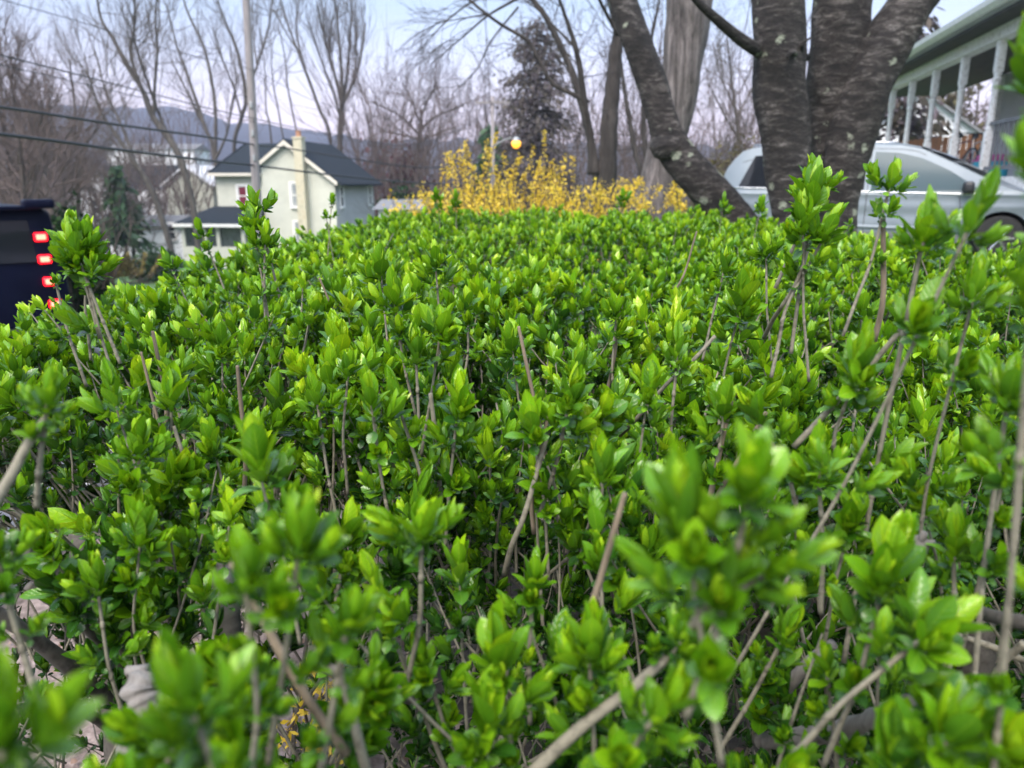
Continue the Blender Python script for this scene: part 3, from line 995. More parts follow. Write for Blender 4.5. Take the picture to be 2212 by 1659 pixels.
mb.build('trunk', M['cherry'], T, smooth='all')
g = rng(4)
mb = MB()
for (u, v, r_) in ((1440, 318, .155),):
    p = at(u, v, 6.9)
    mb.lathe((p.x, p.y, p.z), [(.01, -r_ * .8), (r_ * .7, -r_ * .55), (r_, 0), (r_ * .75, r_ * .5), (.01, r_ * .75)], 14)
mb.build('burl', M['cherry'], T, smooth='all')
sx_, sy_ = at(1425, 420, 11).x, 11
T = thing('shaggy_tree', 'thick shaggy barked grey trunk behind the leaning cherry', 'tree', (sx_, sy_, g1(sx_, sy_)))
mb = MB(); big_trunk(mb, [(1412, 460, 112), (1422, 400, 92), (1434, 340, 84), (1452, 260, 88), (1468, 180, 94), (1478, 110, 99), (1485, 50, 103), (1488, 0, 104), (1492, -110, 104)], 11, 105, nr=72, rough=.05)
mb.build('trunk', M['shaggy'], T, smooth='all')

# ------------------------------------------------------------------ forsythia
M['forsythia'] = leaf_material('forsythia_petals', [(0, (0.52, 0.37, 0.03)), (.5, (0.68, 0.52, 0.045)), (1, (0.78, 0.62, 0.09))], trans=.3, rough=.6, veins=False, spec=.2, tint=(1.05, 1.08, .9))
M['ochre'] = leaf_material('ochre_leaves', [(0, (0.12, 0.10, 0.04)), (.5, (0.20, 0.165, 0.06)), (1, (0.28, 0.23, 0.08))], trans=.2, rough=.7, veins=False, spec=.2)


def forsythia(label, canes, d, seed, dens, flower=.05, group=None, spread_y=.9, gap=0.0, fm='forsythia', nspike=0):
    """canes: (u foot, u tip, v tip)"""
    g = rng(seed)
    u0 = np.mean([c_[0] for c_ in canes])
    x0 = at(u0, 400, d).x
    T = thing('forsythia_bush', label, 'shrub', (x0, d, g1(x0, d)), group)
    lst, pts = [], []
    for ci, (uf, ut, vt) in enumerate(canes):
        sk = ci < nspike
        dd = d + g.uniform(-spread_y, spread_y) * (.4 if sk else 1)
        tip = np.array(at(ut + g.normal(0, 16 if sk else 30), vt, dd)[:])
        fx = at(uf, 430, d).x
        foot = np.array([fx, d + (dd - d) * .3, g1(fx, d) - .03])
        mid = foot * .5 + tip * .5 + np.array([0, 0, .10]) + g.normal(0, .09, 3)
        path = np.array([foot, foot * .55 + mid * .45 + np.array([0, 0, .05]), mid * .6 + tip * .4, tip])
        lst.append((path, np.array([.012, .010, .007, .004])))
        sp_ = smooth_path(path, 30)
        L = np.linalg.norm(tip - foot)
        n = int(dens * L)
        f = g.uniform(.28, 1, n) ** .75 * 29
        i = np.clip(f.astype(int), 0, 28)
        keep = np.sin(f * .9 + g.uniform(0, 6)) > -1.1 + gap
        c_ = sp_[i] + (sp_[i + 1] - sp_[i]) * (f - i)[:, None] + g.normal(0, .017 if sk else .034, (n, 3))
        pts.append(c_[keep])
        for j in range(0 if sk else 2):
            k_ = int(g.integers(10, 26))
            nd = (sp_[k_ + 1] - sp_[k_]); nd /= np.linalg.norm(nd); nd = nd + g.normal(0, .4, 3)
            q2 = sp_[k_] + nd / np.linalg.norm(nd) * g.uniform(.06, .2)
            pp = np.linspace(0, 1, 4)[:, None] * (q2 - sp_[k_]) + sp_[k_]
            lst.append((pp, np.array([.005, .004, .003, .002])))
            n2 = int(dens * .3)
            tt = g.uniform(0, 1, (n2, 1))
            pts.append(sp_[k_] + tt * (q2 - sp_[k_]) + g.normal(0, .02, (n2, 3)))
    twig_mesh('canes', lst, TR, T, 4)
    cards('blossoms', np.vstack(pts), flower, g, M[fm], T, 1.5)
    return T


g = rng(60)
spikes = [(1010, 960, 330), (1015, 985, 318), (1030, 998, 316), (1040, 1052, 300), (1030, 1078, 282), (1108, 1112, 345), (1138, 1162, 283), (1135, 1150, 320), (1140, 1168, 345), (990, 965, 345), (1050, 1020, 308), (1000, 990, 330), (1110, 1090, 335), (1120, 1192, 345), (1070, 1062, 320)]
mass = [(u := g.uniform(960, 1280), u + g.normal(0, 55), 380 + abs(g.normal(0, 45)) + abs(u - 1110) * .22) for _ in range(120)]
spikes = spikes + [(u := g.uniform(985, 1240), u + g.normal(0, 30), g.uniform(335, 385)) for _ in range(22)]
forsythia('large yellow forsythia with tall blooming spikes behind the hedge', spikes + mass, 9.0, 61, 60, .021, nspike=37)
mass = [(u := g.uniform(1270, 1480), u + g.normal(0, 25), 385 + abs(g.normal(0, 30))) for _ in range(28)]
forsythia('sparser yellow forsythia at the foot of the shaggy trunk', mass, 9.6, 62, 75, .024, gap=.7)
mass = [(u := g.uniform(860, 960), u + g.normal(0, 25), 425 + abs(g.normal(0, 22))) for _ in range(12)]
forsythia('thin yellow forsythia sprays in front of the shaded side wall', mass, 9.4, 63, 110, .026, gap=.6)
mass = [(u := g.uniform(195, 300), u + g.normal(0, 12), 548 + abs(g.normal(0, 14))) for _ in range(30)]
forsythia('pale yellow bush at the far edge of the lawn', mass, 33, 64, 60, .11, fm='ochre')

# ------------------------------------------------------------------ utility pole, cables, street lamp
p0, p1 = at(556, 440, 27), at(532, 0, 27)
dv = (p1 - p0) / (p1.z - p0.z)
zb = g1(p0.x, 27)
foot = p0 + dv * (zb - p0.z - .3)
topp = p0 + dv * (11.5 - p0.z)
T = thing('utility_pole', 'weathered grey wooden utility pole in front of the cream house', 'pole', (foot.x, foot.y, zb))
MB().tube([foot, p0, p1, topp], [.165, .15, .125, .105], 16).build('shaft', M['pole'], T, smooth='all')
mb = MB()
for z in (8.6, 10.6):
    c_ = p0 + dv * (z - p0.z)
    mb.box((c_.x, c_.y - .16, z), (2.3, .1, .12))
mb.build('crossarm', M['pole'], T)
mb = MB()
for z in (4.0, 3.1, 2.3):
    c_ = p0 + dv * (z - p0.z)
    mb.box((c_.x + .02, c_.y - .155, z), (.09, .07, .2), bev=.015)
mb.build('cable_bracket', M['steel'], T)


def cable(label, pts, r, sag=True):
    P = smooth_path(np.array([tuple(p) for p in pts]), 90)
    o = MB().tube(P, r, 6).build('overhead_cable', M['cable'], smooth='all')
    return tag(o, label, 'cable', 'overhead cables')


def wire_pts(vs_l, vpole, right):
    """vs_l: heights at the left; the line runs towards the camera side past the pole in plan"""
    pl = at(546, vpole, 26.8)
    out = []
    q = at(0, vs_l[0], 15)
    ext = q + (q - pl) * 1.2
    ext.z = q.z + (q.z - pl.z) * 1.0
    out += [ext, q]
    for (u, v) in vs_l[1:]:
        a = (u - CX) / FPX
        # on the plan line q..pl find the depth that has this bearing
        b_ = (CY - v) / FPX
        k_ = a / (_c + _s * b_)
        den = (pl.x - q.x) - k_ * (pl.y - q.y)
        f = (k_ * q.y - q.x) / den
        d = q.y + f * (pl.y - q.y)
        out.append(at(u, v, d))
    out.append(pl)
    for (u, v, d) in right:
        out.append(at(u, v, d))
    return out


cable('thick black overhead cable, lowest of those left of the pole', wire_pts([290, (245, 322), (441, 346)], 357, [(700, 376, 31), (880, 394, 35), (1010, 400, 40)]), .036)
cable('thick black overhead cable, second from the bottom left of the pole', wire_pts([231, (245, 268), (455, 297)], 312, [(630, 322, 32), (774, 345, 34), (930, 362, 37), (1060, 340, 40)]), .030)
cable('thin upper wire rising left of the pole across the bare trees', wire_pts([119, (301, 196), (455, 235)], 256, [(700, 287, 31), (900, 312, 36), (1060, 240, 40)]), .016)
cable('very thin wire just below the upper wire', wire_pts([140, (301, 210), (455, 244)], 263, [(700, 292, 31), (900, 318, 36), (1070, 240, 40)]), .010)
cable('very thin highest wire in the pale sky at upper left', wire_pts([-2, (175, 48), (380, 112)], 152, [(700, 225, 31), (900, 262, 36), (1052, 230, 40)]), .009)

lp = at(1065, 400, 40)
lz = g1(lp.x, 40)
T = thing('street_lamp', 'lit amber street lamp on a grey pole with crossarm', 'street lamp', (lp.x, 40, lz))
tp = at(1065, 222, 40)
MB().tube([(lp.x, 40, lz - .2), (lp.x, 40, tp.z + .3)], [.13, .09], 10).build('pole', M['pole'], T, smooth='all')
MB().box((lp.x, 39.9, tp.z), (1.7, .08, .1)).build('crossarm', M['pole'], T)
hd = at(1115, 303, 39.6)
am = smooth_path(np.array([(lp.x, 40, at(1065, 318, 40).z), (lp.x + .4, 39.9, at(1065, 307, 40).z), (hd.x - .25, 39.7, hd.z + .13)]), 14)
MB().tube(am, .035, 8).build('arm', M['steel'], T, smooth='all')
MB().lathe((hd.x, 39.6, hd.z), [(.02, .18), (.1, .15), (.17, .08), (.21, .0), (.2, -.02)], 18).build('lamp_hood', M['steel'], T, smooth=True)
m, t, b = mat('amber_lamp_glow')
b.inputs['Base Color'].default_value = (1, .6, .1, 1)
b.inputs['Emission Color'].default_value = (1.0, 0.36, 0.012, 1)
b.inputs['Emission Strength'].default_value = 0.8
M['amber'] = m
MB().lathe((hd.x, 39.6, hd.z - .04), [(.02, .02), (.21, -.02), (.235, -.11), (.20, -.24), (.11, -.33), (.02, -.36)], 18).build('lamp_globe', M['amber'], T, smooth='all')

# ------------------------------------------------------------------ cream house
HD = 52.0
YAW = R(-8)
ex = Vector((math.cos(YAW), math.sin(YAW), 0))
ey = Vector((-math.sin(YAW), math.cos(YAW), 0))
HO = at(722, 386, HD)       # front right eave corner of the gable wall
HO.z = 0


def hp(x, y, z):
    """house frame: x to the right along the gable wall (negative), y into the depth, z absolute"""
    return HO + ex * x + ey * y + Vector((0, 0, z))


def zv(v):
    return CAM_Z + (CY - 829.5 + 0) * 0 + (at(640, v, HD).z - CAM_Z)


GW = 5.05
zE, zL, zP = zv(386), zv(352), zv(303)
zG = g1(HO.x - 2.5, HD) - .3
px_ = -3.2     # peak
LEN = 8.2
T = thing('cream_house', 'cream two storey house with dark roof and chimney', 'house', hp(-2.5, 2, zG))
MB().prism([hp(-GW, 0, zG), hp(0, 0, zG), hp(0, 0, zE), hp(px_, 0, zP), hp(-GW, 0, zL)], ey * .25).build('gable_wall', M['cream'], T)
mb = MB()
mb.prism([hp(0, .252, zG), hp(0, .252, zE - .05), hp(0, LEN, zE - .05), hp(0, LEN, zG)], ex * -.25)
mb.build('side_wall', M['shaded_wall'], T)
MB().prism([hp(-GW, LEN, zG), hp(-.26, LEN, zG), hp(-.26, LEN, zE - .2), hp(px_, LEN, zP - .2), hp(-GW, LEN, zL - .2)], ey * -.25).build('rear_wall', M['cream'], T)
sl1 = (zP - zE) / (-px_)
mb = MB()
o_ = .35
mb.prism([hp(px_, -.3, zP + .13), hp(o_ + .25, -.3, zE - sl1 * (o_ + .25) + .13), hp(o_ + .25, -.3, zE - sl1 * (o_ + .25) - .0), hp(px_, -.3, zP + .0)], ey * (LEN + .7))
mb.prism([hp(px_ - .002, -.3, zP + .13), hp(-GW - .2, -.3, zL - .02), hp(-GW - .2, -.3, zL - .14), hp(px_ - .002, -.3, zP)], ey * (LEN + .7))
rf = mb.build('roof', M['roof'], T)
# rake boards
for a_, b_ in (((px_, zP), (.3, zE - sl1 * .3)), ((px_, zP), (-GW - .15, zL - .05))):
    d_ = Vector((b_[0] - a_[0], 0, b_[1] - a_[1]))
    MB().prism([hp(a_[0], -.34, a_[1] + .02), hp(b_[0], -.34, b_[1] + .02), hp(b_[0], -.34, b_[1] - .24), hp(a_[0], -.34, a_[1] - .28)], ey * .035).build('rake_board', M['trimcream'], T)
MB().box(hp(.5, LEN / 2, zE - sl1 * .55 + .02), (.12, LEN + .6, .14), YAW).build('gutter', M['black'], T)
# chimney up the gable wall
cxh = -2.12
mb = MB()
mb.box(hp(cxh, -.36, (zG + zv(300)) / 2), (.58, .6, zv(300) - zG), YAW)
ch = mb.build('chimney', M['brick'], T)
MB().box(hp(cxh, -.36, zv(300) + .06), (.68, .7, .12), YAW).build('chimney_cap', M['brick'], ch)
MB().lathe(hp(cxh, -.36, zv(300) + .12), [(.19, 0), (.17, .34), (.19, .4), (.15, .42)], 14).build('chimney_pot', M['terracotta'], ch, smooth=True)


def window(par, P, along, out, w_, h_, glass, sash=True, shut=None):
    """window standing on a wall: centre P, along = unit right, out = unit outwards"""
    rz = math.atan2(along.y, along.x)
    t_ = .13
    mb = MB()
    for sx2 in (-1, 1):
        mb.box(P + along * (sx2 * (w_ / 2 + t_ / 2)) + out * .03, (t_, .09, h_ + 2 * t_), rz)
    mb.box(P + Vector((0, 0, h_ / 2 + t_ / 2)) + out * .03, (w_, .086, t_), rz)
    mb.box(P - Vector((0, 0, h_ / 2 + t_ / 2)) + out * .06, (w_ + .1, .16, t_ * .8), rz)
    f = mb.build('window', M['trim'], par)
    MB().box(P + out * .012, (w_, .02, h_), rz).build('pane', glass, f)
    if sash:
        mb = MB()
        mb.box(P + out * .028, (w_, .03, .07), rz)
        for q_ in (1, -1):
            mb.box(P + out * .027 + Vector((0, 0, q_ * (h_ / 2 - .025))), (w_, .026, .05), rz)
        mb.box(P + out * .0265 + along * (w_ / 2 - .025), (.05, .022, h_), rz)
        mb.box(P + out * .0265 - along * (w_ / 2 - .025), (.05, .022, h_), rz)
        mb.build('sash', M['trim'], f)
    return f


def house_x(u):
    a = at(u, 400, HD).x - HO.x
    return a / math.cos(YAW)


fo = -ey
window(T, hp(house_x(638), 0, zv(422)), ex, fo, .8, 1.5, M['curtain'])
window(T, hp(house_x(640), 0, zv(505)), ex, fo, .8, 1.5, M['curtain'])
for yy, v in ((1.2, 425), (LEN - 1.0, 425)):
    window(T, hp(0, yy, zv(v)), ey, ex, .55, 1.35, M['glass'])
window(T, hp(0, 4.2, zv(505)), ey, ex, .6, 1.4, M['glass'])
# left wing with its own roof
wx0, wx1, wy = house_x(447), -GW - .02, .35
zW = zv(375)
mb = MB()
mb.prism([hp(wx0, wy, zG), hp(wx1, wy, zG), hp(wx1, wy, zW), hp(wx0, wy, zW)], ey * 5.2)
mb.build('wing_wall', M['cream'], T)
rz_ = zv(303)
mb = MB()
mb.prism([hp(wx0 - .3, wy - .35, zW + .02), hp(wx0 - .3, wy - .35, zW + .15), hp(wx0 + 1.0, wy + 2.6, rz_), hp(wx0 + 1.0, wy + 5.4, zW + .15), hp(wx0 + 1.0, wy + 5.4, zW + .02)], ex * .02)
v_ = [hp(wx0 - .35, wy - .4, zW + .02), hp(-GW + .0, wy - .4, zW + .02), hp(-GW + 1.6, wy + 2.7, rz_), hp(wx0 + 1.1, wy + 2.7, rz_), hp(wx0 - .35, wy + 5.6, zW + .02), hp(-GW + 0, wy + 5.6, zW + .02)]
mb.add([q[:] for q in v_], [(0, 1, 2, 3), (4, 3, 2, 5), (0, 3, 4), (1, 5, 2)])
mb.build('wing_roof', M['roof'], T)
MB().box(hp((wx0 + wx1) / 2 - .15, wy - .42, zW - .05), (wx1 - wx0 + .3, .14, .2), YAW).build('eave_board', M['trimcream'], T)
window(T, hp(house_x(507), wy, zv(424)), ex, fo, .62, 1.3, M['redblind'])
# enclosed porch
pz = zv(481)
qx0, qx1 = house_x(405), house_x(548)
mb = MB()
mb.prism([hp(qx0, -2.4, zG), hp(qx1, -2.4, zG), hp(qx1, -2.4, zv(530)), hp(qx0, -2.4, zv(530))], ey * 2.7)
for q_ in (qx0 + .12, house_x(458), house_x(488), qx1 - .12):
    mb.box(hp(q_, -2.3, (zv(530) + pz) / 2 - .0), (.22, .2, pz - zv(530) - .01), YAW)
mb.build('porch_wall', M['cream'], T)
MB().box(hp((qx0 + qx1) / 2, -2.2, (zv(530) + pz) / 2), (qx1 - qx0 - .3, .04, pz - zv(530) - .02), YAW).build('porch_window', M['glass'], T)
mb = MB()
v_ = [hp(qx0 - .35, -2.8, pz), hp(qx1 + .3, -2.8, pz), hp(qx1 + .3, .34, zv(447)), hp(qx0 + 1.0, .34, zv(447)), hp(qx0 - .35, .34, pz), hp(qx1 + .3, .34, pz)]
mb.add([q[:] for q in v_], [(0, 1, 2, 3), (0, 3, 4), (1, 5, 2), (0, 4, 5, 1)])
mb.build('porch_roof', M['roof'], T)
MB().box(hp((qx0 + qx1) / 2, -2.78, pz - .1), (qx1 - qx0 + .6, .1, .2), YAW).build('porch_fascia', M['trim'], T)
# the glass lamp by the wing
c_ = at(441, 345, 26.0)


def small_house(label, u, v_base, d, w_, dp, h, rh, yaw, wall, roof, wins=2, name='distant_house', ridge_x=False, dark=False):
    p = at(u, v_base, d)
    z0 = p.z
    T = thing(name, label, 'house', (p.x, d, z0))
    e1 = Vector((math.cos(yaw), math.sin(yaw), 0))
    e2 = Vector((-math.sin(yaw), math.cos(yaw), 0))
    O_ = Vector((p.x, d, z0))

    def L(x, y, z):
        return O_ + e1 * x + e2 * y + Vector((0, 0, z))
    zg = min(g1(p.x, d) - z0, 0) - .3
    if ridge_x:
        MB().prism([L(-w_ / 2, 0, zg), L(w_ / 2, 0, zg), L(w_ / 2, 0, h), L(-w_ / 2, 0, h)], e2 * dp).build('wall', wall, T)
        mb = MB()
        mb.prism([L(-w_ / 2 - .3, -.4, h - .05), L(-w_ / 2 - .3, dp / 2, h + rh), L(-w_ / 2 - .3, dp + .4, h - .05)], e1 * (w_ + .6))
        mb.build('roof', roof, T)
    else:
        MB().prism([L(-w_ / 2, 0, zg), L(w_ / 2, 0, zg), L(w_ / 2, 0, h), L(0, 0, h + rh), L(-w_ / 2, 0, h)], e2 * dp).build('wall', wall, T)
        mb = MB()
        k_ = rh / (w_ / 2)
        for s2 in (-1, 1):
            mb.prism([L(0, -.35, h + rh + .16), L(s2 * (w_ / 2 + .35), -.35, h - k_ * .35 + .16), L(s2 * (w_ / 2 + .35), -.35, h - k_ * .35 + .01), L(0, -.35, h + rh + .01)], e2 * (dp + .7))
        mb.build('roof', roof, T)
    for i in range(wins):
        x = (i - (wins - 1) / 2) * w_ / max(wins, 1)
        window(T, L(x, 0, h * .55), e1, -e2, .8, 1.2, M['glass'])
    return T


WW = M['whitewall']
small_house('white gabled house behind the thicket above the navy vehicle', 212, 470, 66, 5.2, 8, 1.6, 2.4, R(22), WW, M['greyroof'], 1)
small_house('white house with a white gable left of the leaning trunk', 395 - 6, 500, 74, 5.0, 8, 2.6, 2.2, R(15), WW, M['greyroof'], 2)
small_house('low white house with dark roof under the dark green pine', 272, 462, 72, 8.0, 6, 2.6, 1.8, R(4), WW, M['roof'], 3, ridge_x=True)
small_house('white long low building in front of the far houses', 290, 518, 60, 8.5, 4, 1.1, .7, R(3), WW, M['greyroof'], 3, ridge_x=True, name='low_shed')
small_house('tan and white garage between leaning trunk and cream house', 416, 478, 68, 5.0, 6, 3.1, 1.5, R(-20), M['cream'], WW, 1, name='garage')
small_house('pale flat roofed building far off below the ridge', 330, 372, 150, 16, 10, 4.2, 1.2, R(5), WW, M['greyroof'], 4, ridge_x=True)
small_house('white garage right of the shaded side wall', 862, 505, 47, 2.4, 4, 1.5, .5, R(-5), WW, M['greyroof'], 0, name='garage', ridge_x=True)

# ------------------------------------------------------------------ porch house on the right
A0 = at(2087, 122, 15.9)
B0 = at(1928, 192, 21.3)
pe = Vector((B0.x - A0.x, B0.y - A0.y, 0))
pe.normalize()
pn = Vector((pe.y, -pe.x, 0))           # to the right, towards the house
PZT = (A0.z + B0.z) / 2 - .02
PFL = 1.55
AP = Vector((A0.x, A0.y, 0))
PYAW = math.atan2(pe.y, pe.x)


def pp_(s_, n_, z):
    return AP + pe * s_ + pn * n_ + Vector((0, 0, z))


zg_ = .2
T = thing('porch_house', 'grey sided house with a long white posted front porch', 'house', pp_(2, 2, .4))
S0, S1 = -7.0, 9.3
WN = 2.3                                       # the wall stands this far behind the posts
mb = MB()
mb.prism([pp_(S0, WN, zg_), pp_(4.6, WN, zg_), pp_(4.6, WN, PZT + .2), pp_(S0, WN, PZT + .2)], pn * 6)
mb.build('wall', M['greysiding'], T)
mb = MB()
mb.prism([pp_(S0, WN + .3, PZT + 1.15), pp_(-.6, WN + .3, PZT + 1.15), pp_(-.6, WN + .3, PZT + 4.2), pp_(S0, WN + .3, PZT + 4.2)], pn * 5)
mb.build('upper_wall', M['greysiding'], T)
MB().prism([pp_(S0, -.1, PFL - .2), pp_(S1, -.1, PFL - .2), pp_(S1, -.1, PFL), pp_(S0, -.1, PFL)], pn * (WN + .08)).build('porch_floor', M['oldpaint'], T)
mb = MB()
mb.prism([pp_(S0, .02, zg_), pp_(S1, .02, zg_), pp_(S1, .02, PFL - .21), pp_(S0, .02, PFL - .21)], pn * .1)
mb.build('skirting', M['shade'], T)
# beam, ceiling, fascia, gutter, roof
MB().prism([pp_(S0, -.12, PZT), pp_(S1, -.12, PZT), pp_(S1, -.12, PZT + .2), pp_(S0, -.12, PZT + .2)], pn * .24).build('porch_beam', M['oldpaint'], T)
MB().prism([pp_(S0, -.5, PZT + .203), pp_(S1, -.5, PZT + .203), pp_(S1, WN, PZT + .203), pp_(S0, WN, PZT + .203)], Vector((0, 0, .04))).build('ceiling', M['shade'], T)
MB().prism([pp_(S0, -.52, PZT + .25), pp_(S1, -.52, PZT + .25), pp_(S1, -.52, PZT + .42), pp_(S0, -.52, PZT + .42)], pn * .06).build('fascia', M['greysiding'], T)
mb = MB()
gp = [(-.53, .30), (-.60, .29), (-.68, .35), (-.70, .43), (-.68, .43), (-.665, .37), (-.60, .315), (-.53, .32)]
mb.prism([pp_(S0, n_, PZT + z_) for n_, z_ in gp], pe * (S1 - S0))
mb.build('gutter', M['trim'], T)
mb = MB()
mb.prism([pp_(S0, -.58, PZT + .425), pp_(S0, WN + .35, PZT + 1.15), pp_(S0, WN + .35, PZT + 1.05), pp_(S0, -.5, PZT + .30 + .06)], pe * (S1 - S0))
mb.build('porch_roof', M['greyroof'], T)
mb = MB()
for n_ in (0.05,):
    mb.prism([pp_(S1 - .01, -.45, PZT + .27), pp_(S1 - .01, WN + .3, PZT + .95), pp_(S1 - .01, WN + .3, PZT + .26)], pe * -.04)
mb.build('roof_end', M['oldpaint'], T)
# turned posts
prof_t = [(.062, 0), (.062, .02), (.075, .05), (.05, .09), (.07, .14), (.058, .2), (.052, .7), (.06, .96), (.075, 1.0), (.05, 1.04), (.068, 1.08), (.06, 1.12)]
for i in range(-3, 6):
    s_ = i * 1.8 + (0 if i < 5 else .2)
    mb = MB()
    H = PZT - PFL
    for z0_, z1_ in ((PFL, PFL + .78), (PZT - .52, PZT - .002)):
        c_ = pp_(s_, 0, (z0_ + z1_) / 2)
        mb.box(c_, (.135, .135, z1_ - z0_), PYAW, bev=.012)
    c_ = pp_(s_, 0, PFL + .78)
    hh = (PZT - .52) - (PFL + .78)
    mb.lathe(c_, [(r_, z_ / 1.12 * hh) for r_, z_ in prof_t], 16)
    mb.build('post', M['oldpaint'], T, smooth=True)
# railing near the front
def railing(s0, s1):
    mb = MB()
    for z_ in (PFL + .12, PFL + .88):
        mb.prism([pp_(s0, -.03, z_), pp_(s1, -.03, z_), pp_(s1, -.03, z_ + .06), pp_(s0, -.03, z_ + .06)], pn * .06)
    n_ = int((s1 - s0) / .2)
    for k_ in range(1, n_):
        c_ = pp_(s0 + (s1 - s0) * k_ / n_, 0, PFL + .53)
        mb.box(c_, (.03, .03, .70), PYAW)
    return mb.build('railing', M['greyroof'], T)


railing(-5.33, -3.67)
railing(-3.53, -1.87)
# door and windows in the wall behind the porch
wo_ = -pn
window(T, pp_(-3.2, WN, PFL + 1.35), pe, wo_, .9, 1.5, M['glass'])
window(T, pp_(1.2, WN, PFL + 1.35), pe, wo_, .9, 1.5, M['glass'])
mb = MB()
mb.box(pp_(-1.2, WN - .03, PFL + 1.02), (.92, .07, 2.03), PYAW)
dr = mb.build('door', M['shade'], T)
MB().lathe(pp_(-.85, WN - .12, PFL + 1.0), [(.005, -.03), (.03, -.01), (.03, .02), (.005, .035)], 10).build('handle', M['chrome'], dr, smooth='all')
mb = MB()
for k_ in (-1, 1):
    mb.box(pp_(-1.2 + k_ * .52, WN - .04, PFL + 1.05), (.1, .09, 2.1), PYAW)
mb.box(pp_(-1.2, WN - .04, PFL + 2.12), (.94, .088, .1), PYAW)
mb.build('door_frame', M['oldpaint'], T)
# corner posts at the far end of the house
mb = MB()
mb.box(pp_(4.62, WN - .02, (zg_ + PZT + .2) / 2), (.16, .14, PZT - zg_ + .19), PYAW)
mb.build('corner_board', M['oldpaint'], T)


def torus(mb, c_, r_, t__, e1, e2, n=30, m_=8):
    c_ = np.array(tuple(c_)); a_ = np.array(tuple(e1)); b_ = np.array(tuple(e2)); nn = np.cross(a_, b_)
    th = np.arange(n) * 2 * np.pi / n; ph_ = np.arange(m_) * 2 * np.pi / m_
    rad = a_[None] * np.cos(th)[:, None] + b_[None] * np.sin(th)[:, None]
    V = c_ + rad[:, None] * (r_ + t__ * np.cos(ph_))[None, :, None] + nn * (t__ * np.sin(ph_))[None, :, None]
    f = [(i * m_ + k_, i * m_ + (k_ + 1) % m_, ((i + 1) % n) * m_ + (k_ + 1) % m_, ((i + 1) % n) * m_ + k_) for i in range(n) for k_ in range(m_)]
    mb.add(V.reshape(-1, 3), f)


def bicycle(label, s_, n_, lean, frame_m, size=1.0, turn=0.0):
    """bicycle standing on the porch floor, its front wheel towards the camera"""
    a = PYAW + turn
    e1 = Vector((-math.cos(a), -math.sin(a), 0))          # forwards
    side = Vector((-e1.y, e1.x, 0))
    up_ = (Vector((0, 0, 1)) + side * lean).normalized()
    B = pp_(s_, n_, PFL)

    def L(x, z, y=0):
        return B + e1 * (x * size) + up_ * (z * size) + side * (y * size)
    T2 = thing('bicycle', label, 'bicycle', B, 'bicycles on the porch')
    fr, rr = L(.52, .33), L(-.52, .33)
    for c_ in (fr, rr):
        mb = MB(); torus(mb, c_, .31 * size, .02 * size, e1, up_)
        wl_ = mb.build('wheel', M['rubber'], T2, smooth='all')
        mb = MB(); torus(mb, c_, .285 * size, .008 * size, e1, up_)
        for k_ in range(14):
            q = k_ * math.pi / 7
            mb.tube([c_, c_ + (e1 * math.cos(q) + up_ * math.sin(q)) * .28 * size], .0022, 4)
        mb.build('rim', M['chrome'], wl_, smooth='all')
    bb, st_, hd_ = L(-.06, .30), L(-.2, .78), L(.38, .80)
    mb = MB()
    for q in ((rr, bb), (bb, st_), (st_, hd_), (bb, L(.42, .66)), (rr, L(-.17, .70)), (hd_, L(.43, .62)), (L(.43, .62), fr)):
        mb.tube(q, .017 * size, 8)
    mb.build('frame', frame_m, T2, smooth='all')
    mb = MB(); mb.tube([hd_, L(.35, .95)], .013, 8)
    mb.tube([L(.22, .99, -.3), L(.33, .96, -.2), L(.35, .95, 0), L(.33, .96, .2), L(.22, .99, .3)], .013, 8)
    mb.build('handlebar', M['black'], T2, smooth='all')
    mb = MB(); mb.tube([st_, L(-.22, .9)], .013, 8)
    mb.tube([L(-.36, .93), L(-.27, .945), L(-.16, .935), L(-.06, .92)], [.05, .065, .035, .015], 10)
    mb.build('saddle', M['black'], T2, smooth='all')
    mb = MB(); mb.tube([L(-.06, .30, -.09), L(-.06, .30, .09)], .012, 6)
    mb.tube([L(-.06, .30, .09), L(.04, .17, .09)], .01, 6)
    mb.tube([L(-.06, .30, -.09), L(-.16, .43, -.09)], .01, 6)
    torus(mb, L(-.06, .30, .045), .085 * size, .008, e1, up_, 18, 6)
    mb.build('crank', M['black'], T2, smooth='all')
    return T2


M['bikered'] = surf('dark_red_paint', (0.10, 0.012, 0.02), (0.14, 0.02, 0.03), 6, 0.3, 0)
M['bikegrey'] = surf('pale_grey_paint', (0.4, 0.4, 0.43), (0.5, 0.5, 0.53), 6, 0.3, 0)
bicycle('dark red bicycle leaning on the porch, the one nearer the posts', 2.0, .70, .12, M['bikered'], 1.0, .12)
bicycle('pale framed bicycle standing deeper on the porch, nearer the wall', 2.3, 1.1, .08, M['bikegrey'], 1.0, -.1)

# turquoise storage box with magenta lid behind the railing
c_ = pp_(.25, .80, PFL)
T2 = thing('storage_box', 'turquoise plastic storage box with magenta lid on the porch floor', 'storage box', c_)
mb = MB(); mb.box(c_ + Vector((0, 0, .17)), (.62, .46, .33), PYAW, bev=.03)
for k_ in (-1, 0, 1):
    mb.box(c_ + pe * (k_ * .18) - pn * .235 + Vector((0, 0, .17)), (.05, .03, .26), PYAW, bev=.006)
    mb.box(c_ - pe * .315 + pn * (k_ * .14) + Vector((0, 0, .17)), (.03, .05, .26), PYAW, bev=.006)
mb.build('tub', M['turq'], T2, smooth=True)
mb = MB(); mb.box(c_ + Vector((0, 0, .40)), (.52, .40, .12), PYAW, bev=.04)
mb.box(c_ + Vector((0, 0, .345)), (.66, .50, .035), PYAW, bev=.012)
mb.build('lid', M['pink'], T2, smooth=True)

